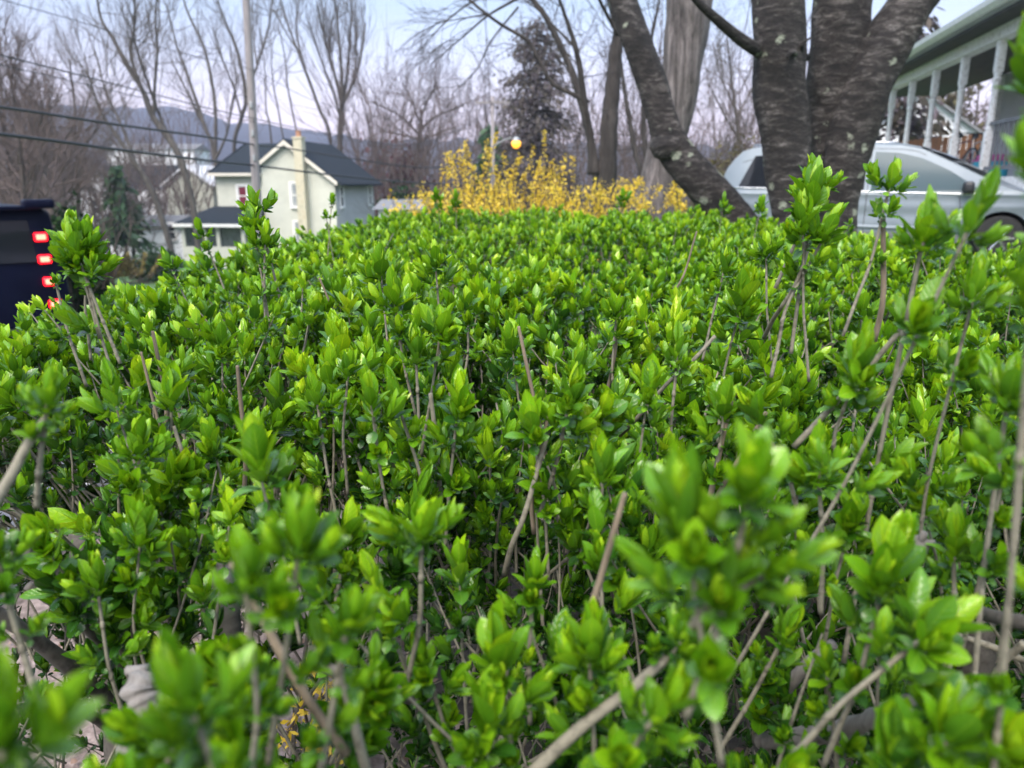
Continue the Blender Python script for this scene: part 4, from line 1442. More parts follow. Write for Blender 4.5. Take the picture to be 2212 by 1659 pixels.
# cedar fence and white house beyond the porch
fa, fb = pp_(8.6, -1.3, 0), pp_(6.2, 5.6, 0)
T2 = thing('board_fence', 'reddish cedar board fence seen through the porch posts', 'fence', (fa.x, fa.y, .5))
dirf = (fb - fa)
Lf = Vector((dirf.x, dirf.y, 0)).length
ft = math.atan2(dirf.y, dirf.x)
mb = MB()
n_ = int(Lf / .15)
g = rng(91)
for k_ in range(n_):
    c_ = fa + dirf * (k_ / n_)
    mb.box((c_.x, c_.y, 1.45 + g.uniform(-.02, .02) + .5 * k_ / n_), (.14, .02 + g.uniform(0, .006), 2.1), ft)
mb.build('boards', M['cedar'], T2)
mb = MB()
for z_ in (.7, 2.0):
    mb.prism([(fa.x, fa.y + .03, z_), (fb.x, fb.y + .03, z_ + .5), (fb.x, fb.y + .03, z_ + .6), (fa.x, fa.y + .03, z_ + .1)], (0, .05, 0))
mb.build('rail', M['cedar'], T2)
small_house('white gabled house beyond the cedar fence', 1972, 345, 40, 5.5, 7, 1.2, 2.0, R(-18), WW, M['greyroof'], 1)
p = at(2010, 300, 52)
leafy_mass('olive green tree seen between the porch posts', p.x, 52, 4.2, 3, 8.0, 3800, 92, M['olive'], 'leafy_tree', 'tree', size=.22)
wild_tree('bare purplish tree seen through the far porch posts', at(1945, 400, 35).x, 46, 9.5, 93, BB, TR, forks=8, r0=.14, fork_at=.1)
wild_tree('bare tree behind the bicycles beyond the porch', at(2075, 400, 48).x, 48, 10, 94, BB, TR, forks=8, r0=.14, fork_at=.1)

# ------------------------------------------------------------------ silver minivan (nose to the right)
def car_mat(name, c1, c2, rough=.22, metal=.55):
    m, t, b = mat(name)
    n_ = noise(t, 2.0, 4)
    fl = noise(t, 900, 2)
    col = ramp_node(t, n_, [(.35, c1), (.65, c2)])
    t.links.new(mixc(t, .12, col, ramp_node(t, fl, [(.4, (.6, .6, .6)), (.6, (1.3, 1.3, 1.3))]), 'MULTIPLY'), b.inputs['Base Color'])
    b.inputs['Metallic'].default_value = metal * .2
    b.inputs['Roughness'].default_value = rough + .15
    b.inputs['Coat Weight'].default_value = .0
    b.inputs['Specular IOR Level'].default_value = .3
    b.inputs['Coat Roughness'].default_value = .06
    return m


M['silver'] = car_mat('silver_blue_paint', (.17, .205, .24), (.20, .235, .27))
M['navy'] = surf('navy_paint', (.0022, .003, .012), (.0035, .005, .018), 2, .4, 0, spec=.07)
m, t, b = mat('tinted_car_glass')
b.inputs['Base Color'].default_value = (.012, .014, .018, 1)
b.inputs['Roughness'].default_value = .04
b.inputs['Specular IOR Level'].default_value = .25
M['darkglass'] = m
m, t, b = mat('clear_car_glass')
gl = N(t, 'ShaderNodeBsdfGlossy'); gl.inputs['Roughness'].default_value = .03
gl.inputs['Color'].default_value = (.9, .95, 1, 1)
df = N(t, 'ShaderNodeBsdfPrincipled')
df.inputs['Base Color'].default_value = (.045, .075, .09, 1); df.inputs['Roughness'].default_value = .12; df.inputs['Specular IOR Level'].default_value = .22
mx = N(t, 'ShaderNodeMixShader'); mx.inputs[0].default_value = .0
t.links.new(df.outputs[0], mx.inputs[1]); t.links.new(gl.outputs[0], mx.inputs[2])
t.links.new(mx.outputs[0], t.nodes['Material Output'].inputs[0])
M['carglass'] = m

VR = at(1556, 400, 13.6)
VZ = g1(6.2, 12.6) - .0
VYAW = R(-28.0)
VZ = at(1600, 318, 13.6).z - 1.75
XF = Matrix.Translation((VR.x + .97 * math.sin(R(28)), 13.6 + .97 * math.cos(R(28)), VZ)) @ Matrix.Rotation(VYAW, 4, 'Z')
T = thing('minivan', 'silver blue minivan parked behind the cherry trunks', 'car', XF @ Vector((2.5, 0, 0)))
VL = 5.1
top_k = [(0, 1.02), (.02, 1.30), (.06, 1.40), (.18, 1.56), (.30, 1.68), (.45, 1.73), (1.2, 1.76), (2.2, 1.755), (2.75, 1.725), (3.05, 1.66), (3.6, 1.39), (4.1, 1.13), (4.22, 1.085), (4.6, .96), (4.85, .84), (5.0, .70), (5.08, .52), (5.1, .42)]
tx, tz = np.array([a for a, _ in top_k]), np.array([b_ for _, b_ in top_k])
WH = ((1.22, .34), (4.22, .34))
AR = .40


def ztop(x):
    return np.interp(x, tx, tz)


def zbot(x):
    z = np.interp(x, [0, .25, .5, 4.7, 5.0, 5.1], [.42, .34, .27, .25, .30, .40])
    for wx, wz in WH:
        dx = np.abs(x - wx)
        z = np.where(dx < AR, np.maximum(z, wz + np.sqrt(np.maximum(AR ** 2 - dx ** 2, 0))), z)
    return z


def halfw(x, z):
    x, z = np.asarray(x, float), np.asarray(z, float)
    base = .965 - .05 * np.clip((.55 - z) / .3, 0, 1) ** 2
    up2 = np.clip((z - .98) / .78, 0, 1)
    base = base - .225 * up2 ** 1.15
    crease = .012 * np.exp(-((z - .80) / .05) ** 2) - .012 * np.exp(-((z - .66) / .06) ** 2) + .016 * np.exp(-((z - .98) / .03) ** 2)
    endf = 1 - .20 * np.clip((x - 4.35) / .75, 0, 1) ** 2.2 - .10 * np.clip((.42 - x) / .42, 0, 1) ** 2
    return (base + crease) * endf


xsn = np.unique(np.concatenate([np.linspace(0, VL, 120), tx, [WH[0][0] - AR, WH[0][0] + AR, WH[1][0] - AR, WH[1][0] + AR]]))
zt, zb_ = ztop(xsn), zbot(xsn)
mb = MB(XF)
tt = np.linspace(0, 1, 34)
for sgn in (-1, 1):
    ZZ = zb_[:, None] + (zt - zb_)[:, None] * tt
    XX = np.repeat(xsn[:, None], 34, 1)
    YY = sgn * halfw(XX, ZZ)
    mb.grid(np.stack([XX, YY, ZZ], -1))
cc = np.linspace(-1, 1, 17)
HWt = halfw(xsn, zt)
crown_h = np.interp(xsn, [0, .3, .6, 3, 3.5, 4.1, 4.6, 5.1], [0, .02, .05, .06, .13, .12, .06, .0])
mb.grid(np.stack([np.repeat(xsn[:, None], 17, 1), HWt[:, None] * cc, zt[:, None] + crown_h[:, None] * (1 - cc ** 2)], -1))
HWb = halfw(xsn, zb_)
mb.grid(np.stack([np.repeat(xsn[:, None], 5, 1), HWb[:, None] * np.linspace(-1, 1, 5), np.repeat(zb_[:, None], 5, 1)], -1))
for xe in (0, VL):
    zz = np.linspace(zbot(np.array(xe)), ztop(np.array(xe)), 10)
    mb.grid(np.stack([np.full((10, 9), xe) + (.05 if xe else -.03) * (1 - np.linspace(-1, 1, 9) ** 2)[None], halfw(np.full(10, xe), zz)[:, None] * np.linspace(-1, 1, 9), np.repeat(zz[:, None], 9, 1)], -1))
body = mb.build('body', M['silver'], T, smooth=True)


def side_panel(name, poly, m_, par, sgn, off=.004, res=14):
    """panel on the flank: poly of (x, z) is a quad strip lower edge / upper edge"""
    lo, hi = poly
    lo, hi = np.array(lo, float), np.array(hi, float)
    s_ = np.linspace(0, 1, res * 2)

    def along(P):
        L = np.concatenate([[0], np.cumsum(np.linalg.norm(np.diff(P, axis=0), axis=1))])
        return np.stack([np.interp(s_ * L[-1], L, P[:, 0]), np.interp(s_ * L[-1], L, P[:, 1])], 1)
    a_, b_ = along(lo), along(hi)
    u_ = np.linspace(0, 1, res)[None, :, None]
    G_ = a_[:, None] * (1 - u_) + b_[:, None] * u_
    Yp = sgn * (halfw(G_[..., 0], G_[..., 1]) + off)
    mb = MB(XF)
    mb.grid(np.stack([G_[..., 0], Yp, G_[..., 1]], -1))
    return mb.build(name, m_, par, smooth='all')


def side_line(mb, pts, r_, sgn, off=.004):
    P = smooth_path(np.array(pts, float), 30)
    y = sgn * (halfw(P[:, 0], P[:, 1]) + off)
    mb.tube(np.stack([P[:, 0], y, P[:, 1]], 1), r_, 6)


for sgn in (-1, 1):
    q1 = side_panel('quarter_window', ([(.30, 1.10), (1.25, 1.075)], [(.52, 1.60), (1.25, 1.64)]), M['darkglass'], T, sgn)
    q2 = side_panel('rear_door_window', ([(1.33, 1.07), (2.28, 1.045)], [(1.33, 1.645), (2.28, 1.64)]), M['darkglass'], T, sgn)
    q3 = side_panel('front_window', ([(2.38, 1.04), (3.95, 1.00)], [(2.38, 1.635), (2.72, 1.615), (3.05, 1.53), (3.45, 1.34), (3.95, 1.01)]), M['carglass'], T, sgn)
    mb = MB(XF)
    side_line(mb, [(.22, 1.085), (1.0, 1.06), (2.3, 1.02), (4.05, .985)], .014, sgn, .006)
    mb.build('window_trim', M['chrome'], T, smooth='all')
    mb = MB(XF)
    side_line(mb, [(2.33, .40), (2.33, 1.0), (2.33, 1.64)], .006, sgn, -.001)
    side_line(mb, [(1.29, .80), (1.29, 1.0), (1.29, 1.64)], .006, sgn, -.001)
    side_line(mb, [(3.62, .40), (3.66, .7), (3.62, .96)], .006, sgn, -.001)
    side_line(mb, [(.32, 1.50), (1.2, 1.685), (2.7, 1.67), (3.1, 1.575)], .005, sgn, -.001)
    mb.build('panel_gap', M['black'], T, smooth='all')
    mb = MB(XF)
    side_line(mb, [(.85 + .85, .50), (2.6, .47), (3.78, .46)], .035, sgn, -.012)
    mb.build('side_moulding', M['silver'], T, smooth='all')
    side_panel('rocker_cladding', ([(1.66, .262), (3.8, .255)], [(1.64, .40), (3.82, .385)]), M['greyroof'], T, sgn)
    for hx in (2.46, 1.45):
        mb = MB(XF)
        y = sgn * (float(halfw(hx, .9)) + .02)
        mb.tube([(hx, y - sgn * .02, .905), (hx + .03, y + sgn * .012, .91), (hx + .18, y + sgn * .012, .91), (hx + .22, y - sgn * .02, .905)], [.012, .016, .016, .012], 8)
        mb.build('door_handle', M['silver'], T, smooth='all')
    mb = MB(XF)
    my = sgn * (float(halfw(3.75, 1.05)) + .13)
    mb.box((3.72, my, 1.09), (.15, .25, .17), bev=.045)
    mb.box((3.78, my - sgn * .11, 1.03), (.08, .16, .05), bev=.015)
    mb.build('mirror', M['black'], T, smooth=True)
    hlm = side_panel('headlight', ([(4.52, .70), (4.98, .62)], [(4.50, .82), (4.90, .78)]), M['chrome'], T, sgn, .006, 8)
    m, t, b = mat('amber_lens'); b.inputs['Base Color'].default_value = (.75, .22, .04, 1); b.inputs['Roughness'].default_value = .15
    side_panel('indicator', ([(4.53, .685), (4.72, .66)], [(4.53, .735), (4.72, .72)]), m, hlm, sgn, .011, 5)
    for wx, wz in WH:
        mb = MB(XF)
        mb.lathe((wx, sgn * .83, wz), [(.20, -.105), (.31, -.105), (.335, -.08), (.34, 0), (.335, .08), (.31, .105), (.20, .105)], 36, 'Y')
        whl = mb.build('wheel', M['rubber'], T, smooth=True)
        mb = MB(XF)
        mb.lathe((wx, sgn * .83, wz), [(.205, -.09), (.205, .09)], 30, 'Y')
        for k_ in range(6):
            a = k_ * math.pi / 3
            mb.tube([(wx, sgn * .935, wz), (wx + .2 * math.cos(a), sgn * .93, wz + .2 * math.sin(a))], [.03, .022], 6)
        mb.build('rim', M['chrome'], whl, smooth=True)


def top_panel(name, x0, x1, k0, k1, m_, off=.006):
    xx = np.linspace(x0, x1, 16)
    hw = halfw(xx, ztop(xx))
    kk = np.linspace(k0, k1, 16)
    mb = MB(XF)
    c2 = np.linspace(-1, 1, 15)
    ch_ = np.interp(xx, [0, .3, .6, 3, 3.5, 4.1, 4.6, 5.1], [0, .02, .05, .06, .13, .12, .06, .0])
    mb.grid(np.stack([np.repeat(xx[:, None], 15, 1), (hw * kk)[:, None] * c2, (ztop(xx) + off)[:, None] + ch_[:, None] * (1 - (kk[:, None] * c2) ** 2)], -1))
    return mb.build(name, m_, T, smooth='all')


top_panel('windshield', 3.02, 4.12, .93, .95, M['darkglass'])
top_panel('rear_window', .07, .28, .86, .86, M['darkglass'])
mb = MB(XF)
for sgn in (-1, 1):
    P = np.stack([np.linspace(.45, 2.7, 12), np.full(12, sgn * .66), ztop(np.linspace(.45, 2.7, 12)) + .045], 1)
    mb.tube(P, .013, 6)
mb.build('roof_rail', M['chrome'], T, smooth='all')

# ------------------------------------------------------------------ navy vehicle, seen from behind at the left
RC = at(143, 560, 8.9)
fw = Vector((-.66, .75, 0)).normalized()
sd = Vector((fw.y, -fw.x, 0))            # to its right
NZ = -.80
NH = at(100, 443, 9).z - NZ
NW = 1.98
NB = Vector((RC.x, 8.9, 0)) - sd * (NW / 2)


def nv(x, y, z):
    return NB + fw * x + sd * y + Vector((0, 0, NZ + z))


T = thing('navy_truck', 'dark navy vehicle with a column of lit red tail lights', 'truck', nv(2, 0, 0))
mb = MB()
sec = [(.93, .42), (.985, .5), (.99, 1.05), (.955, 1.40), (.90, NH - .08), (.82, NH - .02), (.5, NH + .0)]
ring = [(y, z) for y, z in sec] + [(-y, z) for y, z in reversed(sec)]
xs_ = [0, .02, .06, .2, 1.5, 3.2, 3.6, 4.1, 4.9, 5.2]
sc_ = [(.96, .97), (.985, .99), (1, 1), (1, 1), (1, 1), (1, 1), (.98, .86), (.97, .60), (.95, .54), (.88, .48)]
P = []
for x_, (a_, b_) in zip(xs_, sc_):
    P.append([tuple(nv(x_, y * a_, .42 + (z - .42) * b_)) for y, z in ring])
P = np.array(P)
nr_ = len(ring)
f = [(i * nr_ + k_, i * nr_ + (k_ + 1) % nr_, (i + 1) * nr_ + (k_ + 1) % nr_, (i + 1) * nr_ + k_) for i in range(len(xs_) - 1) for k_ in range(nr_)]
f += [tuple(reversed(range(nr_))), tuple(range((len(xs_) - 1) * nr_, len(xs_) * nr_))]
mb.add(P.reshape(-1, 3), f)
mb.build('body', M['navy'], T, smooth=True)
mb = MB()
mb.prism([nv(-.012, -.74, NH - .62), nv(-.012, .70, NH - .62), nv(.012, .66, NH - .16), nv(.012, -.70, NH - .16)], fw * -.012)
mb.build('rear_window', M['darkglass'], T)
rzv = math.atan2(sd.y, sd.x)
mb = MB(); mb.box(nv(-.05, .78, NH + .02), (.30, .22, .10), rzv, bev=.03)
mb.box(nv(-.06, 0, NH - .02), (1.55, .16, .045), rzv, bev=.015)
mb.build('spoiler', M['navy'], T, smooth=True)
mb = MB(); mb.box(nv(-.08, 0, .52), (1.9, .2, .24), rzv, bev=.05)
mb.build('bumper', M['black'], T, smooth=True)
m, t, b = mat('lit_red_lamp')
b.inputs['Base Color'].default_value = (.8, .02, .02, 1)
b.inputs['Emission Color'].default_value = (1.0, .42, .26, 1)
b.inputs['Emission Strength'].default_value = 0.95
M['lamp_core'] = m
m, t, b = mat('red_lamp_lens')
b.inputs['Base Color'].default_value = (.6, .004, .01, 1)
b.inputs['Roughness'].default_value = .15
b.inputs['Emission Color'].default_value = (1.0, .006, .015, 1)
b.inputs['Emission Strength'].default_value = 1.6
M['lamp_red'] = m
for (u, v) in ((88, 512), (97, 560), (108, 608), (120, 656)):
    # meet the rear face plane
    dr_ = at(u, v, 1.0) - Vector((0, 0, CAM_Z))
    k_ = (nv(-.02, 0, 0) - Vector((0, 0, CAM_Z))).dot(fw) / dr_.dot(fw)
    c_ = Vector((0, 0, CAM_Z)) + dr_ * k_
    mb = MB(); mb.box(c_, (.135, .05, .10), rzv, bev=.02)
    tl = mb.build('tail_light', M['lamp_red'], T, smooth=True)
    mb = MB(); mb.box(c_ - fw * .02, (.095, .03, .058), rzv, bev=.012)
    mb.build('bulb', M['lamp_core'], tl, smooth=True)
for x_ in (.85, 4.2):
    for s_ in (-1, 1):
        c_ = nv(x_, s_ * .86, .37)
        mb = MB(Matrix.Translation(c_) @ Matrix.Rotation(rzv, 4, 'Z') @ Matrix.Rotation(R(90), 4, 'Z'))
        mb.lathe((0, 0, 0), [(.2, -.12), (.34, -.12), (.37, -.09), (.37, .09), (.34, .12), (.2, .12)], 30, 'Y')
        wh = mb.build('wheel', M['rubber'], T, smooth=True)
        mb = MB(Matrix.Translation(c_) @ Matrix.Rotation(rzv, 4, 'Z') @ Matrix.Rotation(R(90), 4, 'Z'))
        mb.lathe((0, 0, 0), [(.05, -.11), (.21, -.1), (.21, .1), (.05, .11)], 24, 'Y')
        mb.build('rim', M['steel'], wh, smooth=True)

# ------------------------------------------------------------------ the hedge
HEDGE = thing('privet_hedge', 'bright green clipped privet hedge in fresh leaf filling the near view', 'hedge', (.5, 2.2, 0))


def leaf_geo(rows, cols, L, W, fold, curl, g, wave=.0):
    t = np.linspace(0, 1, rows)
    wd = W * .5 * np.clip(1 - np.abs(2 * t ** .94 - 1) ** 2.3, 0, 1) ** .8
    wd = wd * np.clip(t * 5 + .12, 0, 1)
    wd = np.maximum(wd, L * .006)
    th = curl * t
    dt = L / (rows - 1)
    y = np.concatenate([[0], np.cumsum(np.cos(th[:-1] + curl * .5 / rows) * dt)])
    z = np.concatenate([[0], np.cumsum(np.sin(th[:-1] + curl * .5 / rows) * dt)])
    c = np.linspace(-1, 1, cols)
    X_ = wd[:, None] * c * (1 - .12 * fold)
    up_ = wd[:, None] * (fold * np.abs(c) ** 1.3)
    if wave:
        up_ = up_ + wave * L * np.sin(t * 9 + g.uniform(0, 6))[:, None] * np.sign(c) * np.abs(c) ** 2
    Y_ = y[:, None] - up_ * np.sin(th)[:, None]
    Z_ = z[:, None] + up_ * np.cos(th)[:, None]
    V = np.stack([X_, Y_, Z_], -1).reshape(-1, 3)
    co = np.stack([np.repeat(c[None], rows, 0), np.repeat(t[:, None], cols, 1), np.zeros((rows, cols))], -1).reshape(-1, 3)
    ix = np.arange(rows * cols).reshape(rows, cols)
    F_ = np.stack([ix[:-1, :-1], ix[:-1, 1:], ix[1:, 1:], ix[1:, :-1]], -1).reshape(-1, 4)
    return V, F_, co


def shoot(seed, rows, cols, pairs, open_=1.0, long_=1.0, plump=1.0):
    """opposite leaf pairs up a shoot, round and spread at the foot, clasping at the tip; 1 unit = 1 m"""
    g = rng(seed)
    Vs, Fs, Cs, Ts = [], [], [], []
    n = 0
    h = 0.0
    tot = g.uniform(.012, .026) * (pairs / 5)
    a0 = g.uniform(0, 6.28)
    for i in range(pairs + 1):
        f = i / pairs
        for s_ in (0, 1):
            az = a0 + i * math.pi / 2 * 1.06 + s_ * math.pi + g.normal(0, .16)
            L = np.interp(f, [0, .25, .55, .8, 1], [.012, .023, .029, .026, .014]) * g.uniform(.82, 1.18) * (long_ if f > .2 else 1)
            W = L * np.interp(f, [0, .3, .7, 1], [.72, .56, .45, .32]) * g.uniform(.88, 1.1) * plump
            ang = R(np.interp(f, [0, .2, .5, .8, 1], [98, 56, 29, 15, 6]) * open_ + g.normal(0, 8))
            curl = np.interp(f, [0, .25, .6, 1], [-.6, -.1, .42, .55]) + g.normal(0, .14)
            fold = np.interp(f, [0, .4, 1], [.16, .36, .85]) * g.uniform(.7, 1.3)
            V, F_, co = leaf_geo(rows, cols, L, W, fold, curl, g, .02 if cols > 3 else 0)
            rad = np.array([math.cos(az), math.sin(az), 0])
            d = math.cos(ang) * np.array([0, 0, 1.0]) + math.sin(ang) * rad
            nn = math.sin(ang) * np.array([0, 0, 1.0]) - math.cos(ang) * rad
            sd_ = np.cross(d, nn)
            B = np.stack([sd_, d, nn], 0)
            Vs.append(V @ B + rad * .0012 + np.array([0, 0, tot * f ** .8]))
            Fs.append(F_ + n)
            Cs.append(co)
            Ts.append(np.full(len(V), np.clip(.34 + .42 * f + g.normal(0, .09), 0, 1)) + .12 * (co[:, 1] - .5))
            n += len(V)
            if i in (1, 2, 3) and f < .75:            # small leaves of the side buds in the axil
                for q_ in (-1, 1):
                    L2 = L * g.uniform(.5, .8)
                    V, F_, co = leaf_geo(rows, cols, L2, L2 * .46, fold * 1.3, curl + .3, g)
                    a2 = az + q_ * g.uniform(.35, .8)
                    an2 = ang * g.uniform(.5, .85)
                    rad = np.array([math.cos(a2), math.sin(a2), 0])
                    d = math.cos(an2) * np.array([0, 0, 1.0]) + math.sin(an2) * rad
                    nn = math.sin(an2) * np.array([0, 0, 1.0]) - math.cos(an2) * rad
                    B = np.stack([np.cross(d, nn), d, nn], 0)
                    Vs.append(V @ B + rad * .002 + np.array([0, 0, tot * f ** .8]))
                    Fs.append(F_ + n)
                    Cs.append(co)
                    Ts.append(np.full(len(V), np.clip(.42 + .42 * f + g.normal(0, .09), 0, 1)) + .12 * (co[:, 1] - .5))
                    n += len(V)
    return np.vstack(Vs), np.vstack(Fs), np.vstack(Cs), np.clip(np.concatenate(Ts), 0, 1), tot


HI = [shoot(200 + i, 8, 5, int(rng(i).integers(5, 8)), open_=[.72, .88, 1.0, 1.15][i % 4], long_=[1, 1.08, 1.15, .95][(i // 2) % 4], plump=[1, .9, 1.08][i % 3]) for i in range(16)]
MD = [shoot(300 + i, 5, 3, int(rng(i).integers(4, 7)), open_=[.75, .9, 1.05, 1.2][i % 4], long_=[1, 1.1, .95][i % 3], plump=[1, .9, 1.08][i % 3]) for i in range(16)]
LO = [shoot(400 + i, 4, 3, 5, open_=[.65, .8, 1.0][i % 3], plump=.9) for i in range(12)]


def frames(D, spin):
    """rotation matrices whose rows are the local axes, Z along D"""
    D = D / np.linalg.norm(D, axis=1, keepdims=True)
    ref = np.where(np.abs(D[:, 1:2]) > .9, np.array([[1.0, 0, 0]]), np.array([[0, 1.0, 0]]))
    a = np.cross(ref, D)
    a /= np.linalg.norm(a, axis=1, keepdims=True)
    b_ = np.cross(D, a)
    c, s = np.cos(spin)[:, None], np.sin(spin)[:, None]
    return np.stack([a * c + b_ * s, -a * s + b_ * c, D], 1)


g = rng(500)


def hedge_top(x, y):
    h = 1.165 + .016 * np.sin(x * 3.1 + y * 1.7) + .014 * np.sin(y * 4.3 - x * 2.2 + 1)
    h = h + np.interp(y, [0, .5, 1.2, 5.5], [-.05, -.02, 0, .026])
    h = h - .16 * np.clip((-x - .82) / .24, 0, 1) ** 1.6            # rounds over on the road side
    h = h - .11 * np.clip((x - 1.2) / .9, 0, 1)
    return h


def inside(x, y):
    far = np.where(x > 1.25, 5.3 - (x - 1.25) * 1.5, 5.3)
    return (x > -1.0 + .06 * np.sin(y * 5)) & (x < 3.6) & (y > .10) & (y < far)


def visible(x, y, z, mg=.34):
    """wide frustum: a bit more than the camera needs"""
    zz = z - CAM_Z
    f = y * _c - zz * _s
    u_ = zz * _c + y * _s
    return (f > .02) & (np.abs(x) < f * .675 + mg * np.minimum(1, .3 + f)) & (np.abs(u_) < f * .51 + mg)


# random shoots: position, direction, size, layer
SP, SD, SS = [], [], []


edge = lambda x, y: np.stack([-.8 * np.clip((-x - .45) / .4, 0, 1.2), -.3 * np.clip((.7 - y) / .5, 0, 1), 0 * x], 1)
TW_P, TW_R = [], []


def clump(x, y):
    """0..1: tufts and gaps of the clipped surface"""
    v_ = np.sin(x * 13.1 + 1.3 * np.sin(y * 9.2)) * np.sin(y * 12.3 + 1.1 * np.sin(x * 10.7 + 2)) + .6 * np.sin(x * 27 + y * 19) * np.sin(y * 24 - x * 11)
    return np.clip(.5 + .42 * v_, 0, 1)


def branchlets(n, x0, x1, y0, y1, drop, tilt, nodes, size=1.0, lean=edge, keep=None, zf=None, tipless=.10, rad=.0014, side=.92):
    """woody twigs, each with a leaf cluster at its tip and opposite pairs of clusters at its nodes"""
    x, y = g.uniform(x0, x1, n), g.uniform(y0, y1, n)
    cl = clump(x, y)
    z = (hedge_top(x, y) + (cl - .55) * .085 + g.normal(0, .014, n) - drop(n)) if zf is None else zf(x, y)
    ok = inside(x, y) & visible(x, y, z)
    ok &= (zf is not None) | (g.uniform(0, 1, n) < .16 + 1.15 * cl)
    if keep is not None:
        ok &= keep(x, y, z)
    x, y, z = x[ok], y[ok], z[ok]
    n = len(x)
    D = np.stack([g.normal(0, tilt, n), g.normal(0, tilt, n), np.ones(n)], 1) + lean(x, y)
    D /= np.linalg.norm(D, axis=1, keepdims=True)
    T_ = np.stack([x, y, z], 1)
    bend = g.normal(0, .22, (n, 3)) + np.array([0, 0, .12])
    nn_ = nodes if np.isscalar(nodes) else g.integers(nodes[0], nodes[1] + 1, n)
    nn_ = np.full(n, nn_) if np.isscalar(nn_) else nn_
    gap_ = g.uniform(.022, .040, n)
    a0 = g.uniform(0, 6.28, n)
    sz = size * g.uniform(.66, 1.24, n)
    has_tip = g.uniform(0, 1, n) > tipless
    SP.append(T_[has_tip]); SD.append(D[has_tip]); SS.append(sz[has_tip])
    e1 = np.cross(D, np.array([[0, 1.0, 0.1]])); e1 /= np.linalg.norm(e1, axis=1, keepdims=True)
    e2 = np.cross(D, e1)
    for k_ in range(int(nn_.max()) if n else 0):
        s_ = (k_ + .75) * gap_
        base = T_ - D * s_[:, None] - bend * (s_ ** 2 * 2.2)[:, None]
        for q_ in (0, 1):
            has = (nn_ > k_) & (g.uniform(0, 1, n) < side - .05 * k_)
            a = a0 + k_ * math.pi / 2 + q_ * math.pi + g.normal(0, .25, n)
            rd_ = e1 * np.cos(a)[:, None] + e2 * np.sin(a)[:, None]
            off = g.uniform(.003, .012, n)[:, None]
            P_ = base + rd_ * off
            d_ = D * .6 + rd_ * g.uniform(.3, .8, n)[:, None] + np.array([0, 0, .5])
            SP.append(P_[has]); SD.append(d_[has]); SS.append((sz * g.uniform(.55, .95, n))[has])
    L = gap_ * (nn_ + g.uniform(.8, 3.0, n)) + .03
    L = np.where(has_tip, L, L)
    ts = np.linspace(-.0, 1, 6)
    up_ = np.where(has_tip, .010, g.uniform(.008, .035, n))
    path = np.stack([T_ + D * up_[:, None]] + [T_ - D * (L * t__)[:, None] - bend * ((L * t__) ** 2 * 2.2)[:, None] for t__ in ts[1:]], 1)
    r_ = rad * g.uniform(.7, 1.35, n)[:, None] * np.where(has_tip[:, None], np.array([.5, .8, .95, 1.05, 1.15, 1.3]), np.array([.85, .9, .98, 1.05, 1.15, 1.3]))
    TW_P.append(path); TW_R.append(r_)


def pocket(x, y, z):
    """sparser at the near foot of the hedge on both sides"""
    pr = np.where((x > .16) & (y < .85), .8, 1.0)
    pr = np.where((x < -.14) & (x > -.85) & (y < 1.05) & (z < 1.15), .32, pr)
    pr = pr * np.where(y < .5, .8, 1)
    return g.uniform(0, 1, len(x)) < pr


u0_ = lambda a, b_: (lambda n: g.uniform(a, b_, n))
# upper surface, from near to far
branchlets(520, -1, 1.2, .12, .9, u0_(0, .03), .36, (2, 5), 1.0, keep=pocket)
branchlets(1500, -1.05, 1.7, .8, 2.1, u0_(0, .035), .34, (2, 5), 1.16)
branchlets(2100, -1.05, 2.6, 2.0, 3.4, u0_(0, .035), .34, (1, 3), 1.26)
branchlets(4200, -1.05, 3.4, 3.3, 5.3, u0_(0, .035), .32, (1, 2), 1.34)
# deeper twigs between and below them
branchlets(1700, -1.0, 1.7, .12, 1.9, u0_(.09, .22), .6, (2, 4), .92, keep=pocket)
branchlets(1100, -1.05, 2.8, 1.7, 3.6, u0_(.07, .13), .55, (1, 2), .95)
branchlets(1600, -1.0, 1.8, .25, 2.3, u0_(.22, .45), .7, (2, 4), .85, keep=pocket)
branchlets(1000, -.95, 1.7, .4, 2.4, u0_(.42, .85), .8, (1, 3), .8, keep=pocket)
# flank on the road side
branchlets(520, -1.08, -.74, .5, 3.4, None, .42, (2, 4), .98, lean=lambda x, y: np.stack([-.9 + 0 * x, -.1 + 0 * x, 0 * x], 1),
           zf=lambda x, y: g.uniform(.62, 1.1, len(x)), keep=lambda x, y, z: g.uniform(0, 1, len(x)) < np.interp(z, [.6, .95, 1.1], [.3, .8, 1]) * np.where(y < 1.1, .4, 1))
# taller sprays that escaped the shears
branchlets(150, -1.0, 3.0, .9, 5.1, lambda n: -g.uniform(.02, .07, n), .22, (3, 5), 1.0)
SP, SD, SS = np.vstack(SP), np.vstack(SD), np.concatenate(SS)
ok = np.linalg.norm(SP - np.array([0, 0, CAM_Z]), axis=1) > .33
SP, SD, SS = SP[ok], SD[ok], SS[ok]
DIST = np.linalg.norm(SP - np.array([0, 0, CAM_Z]), axis=1)

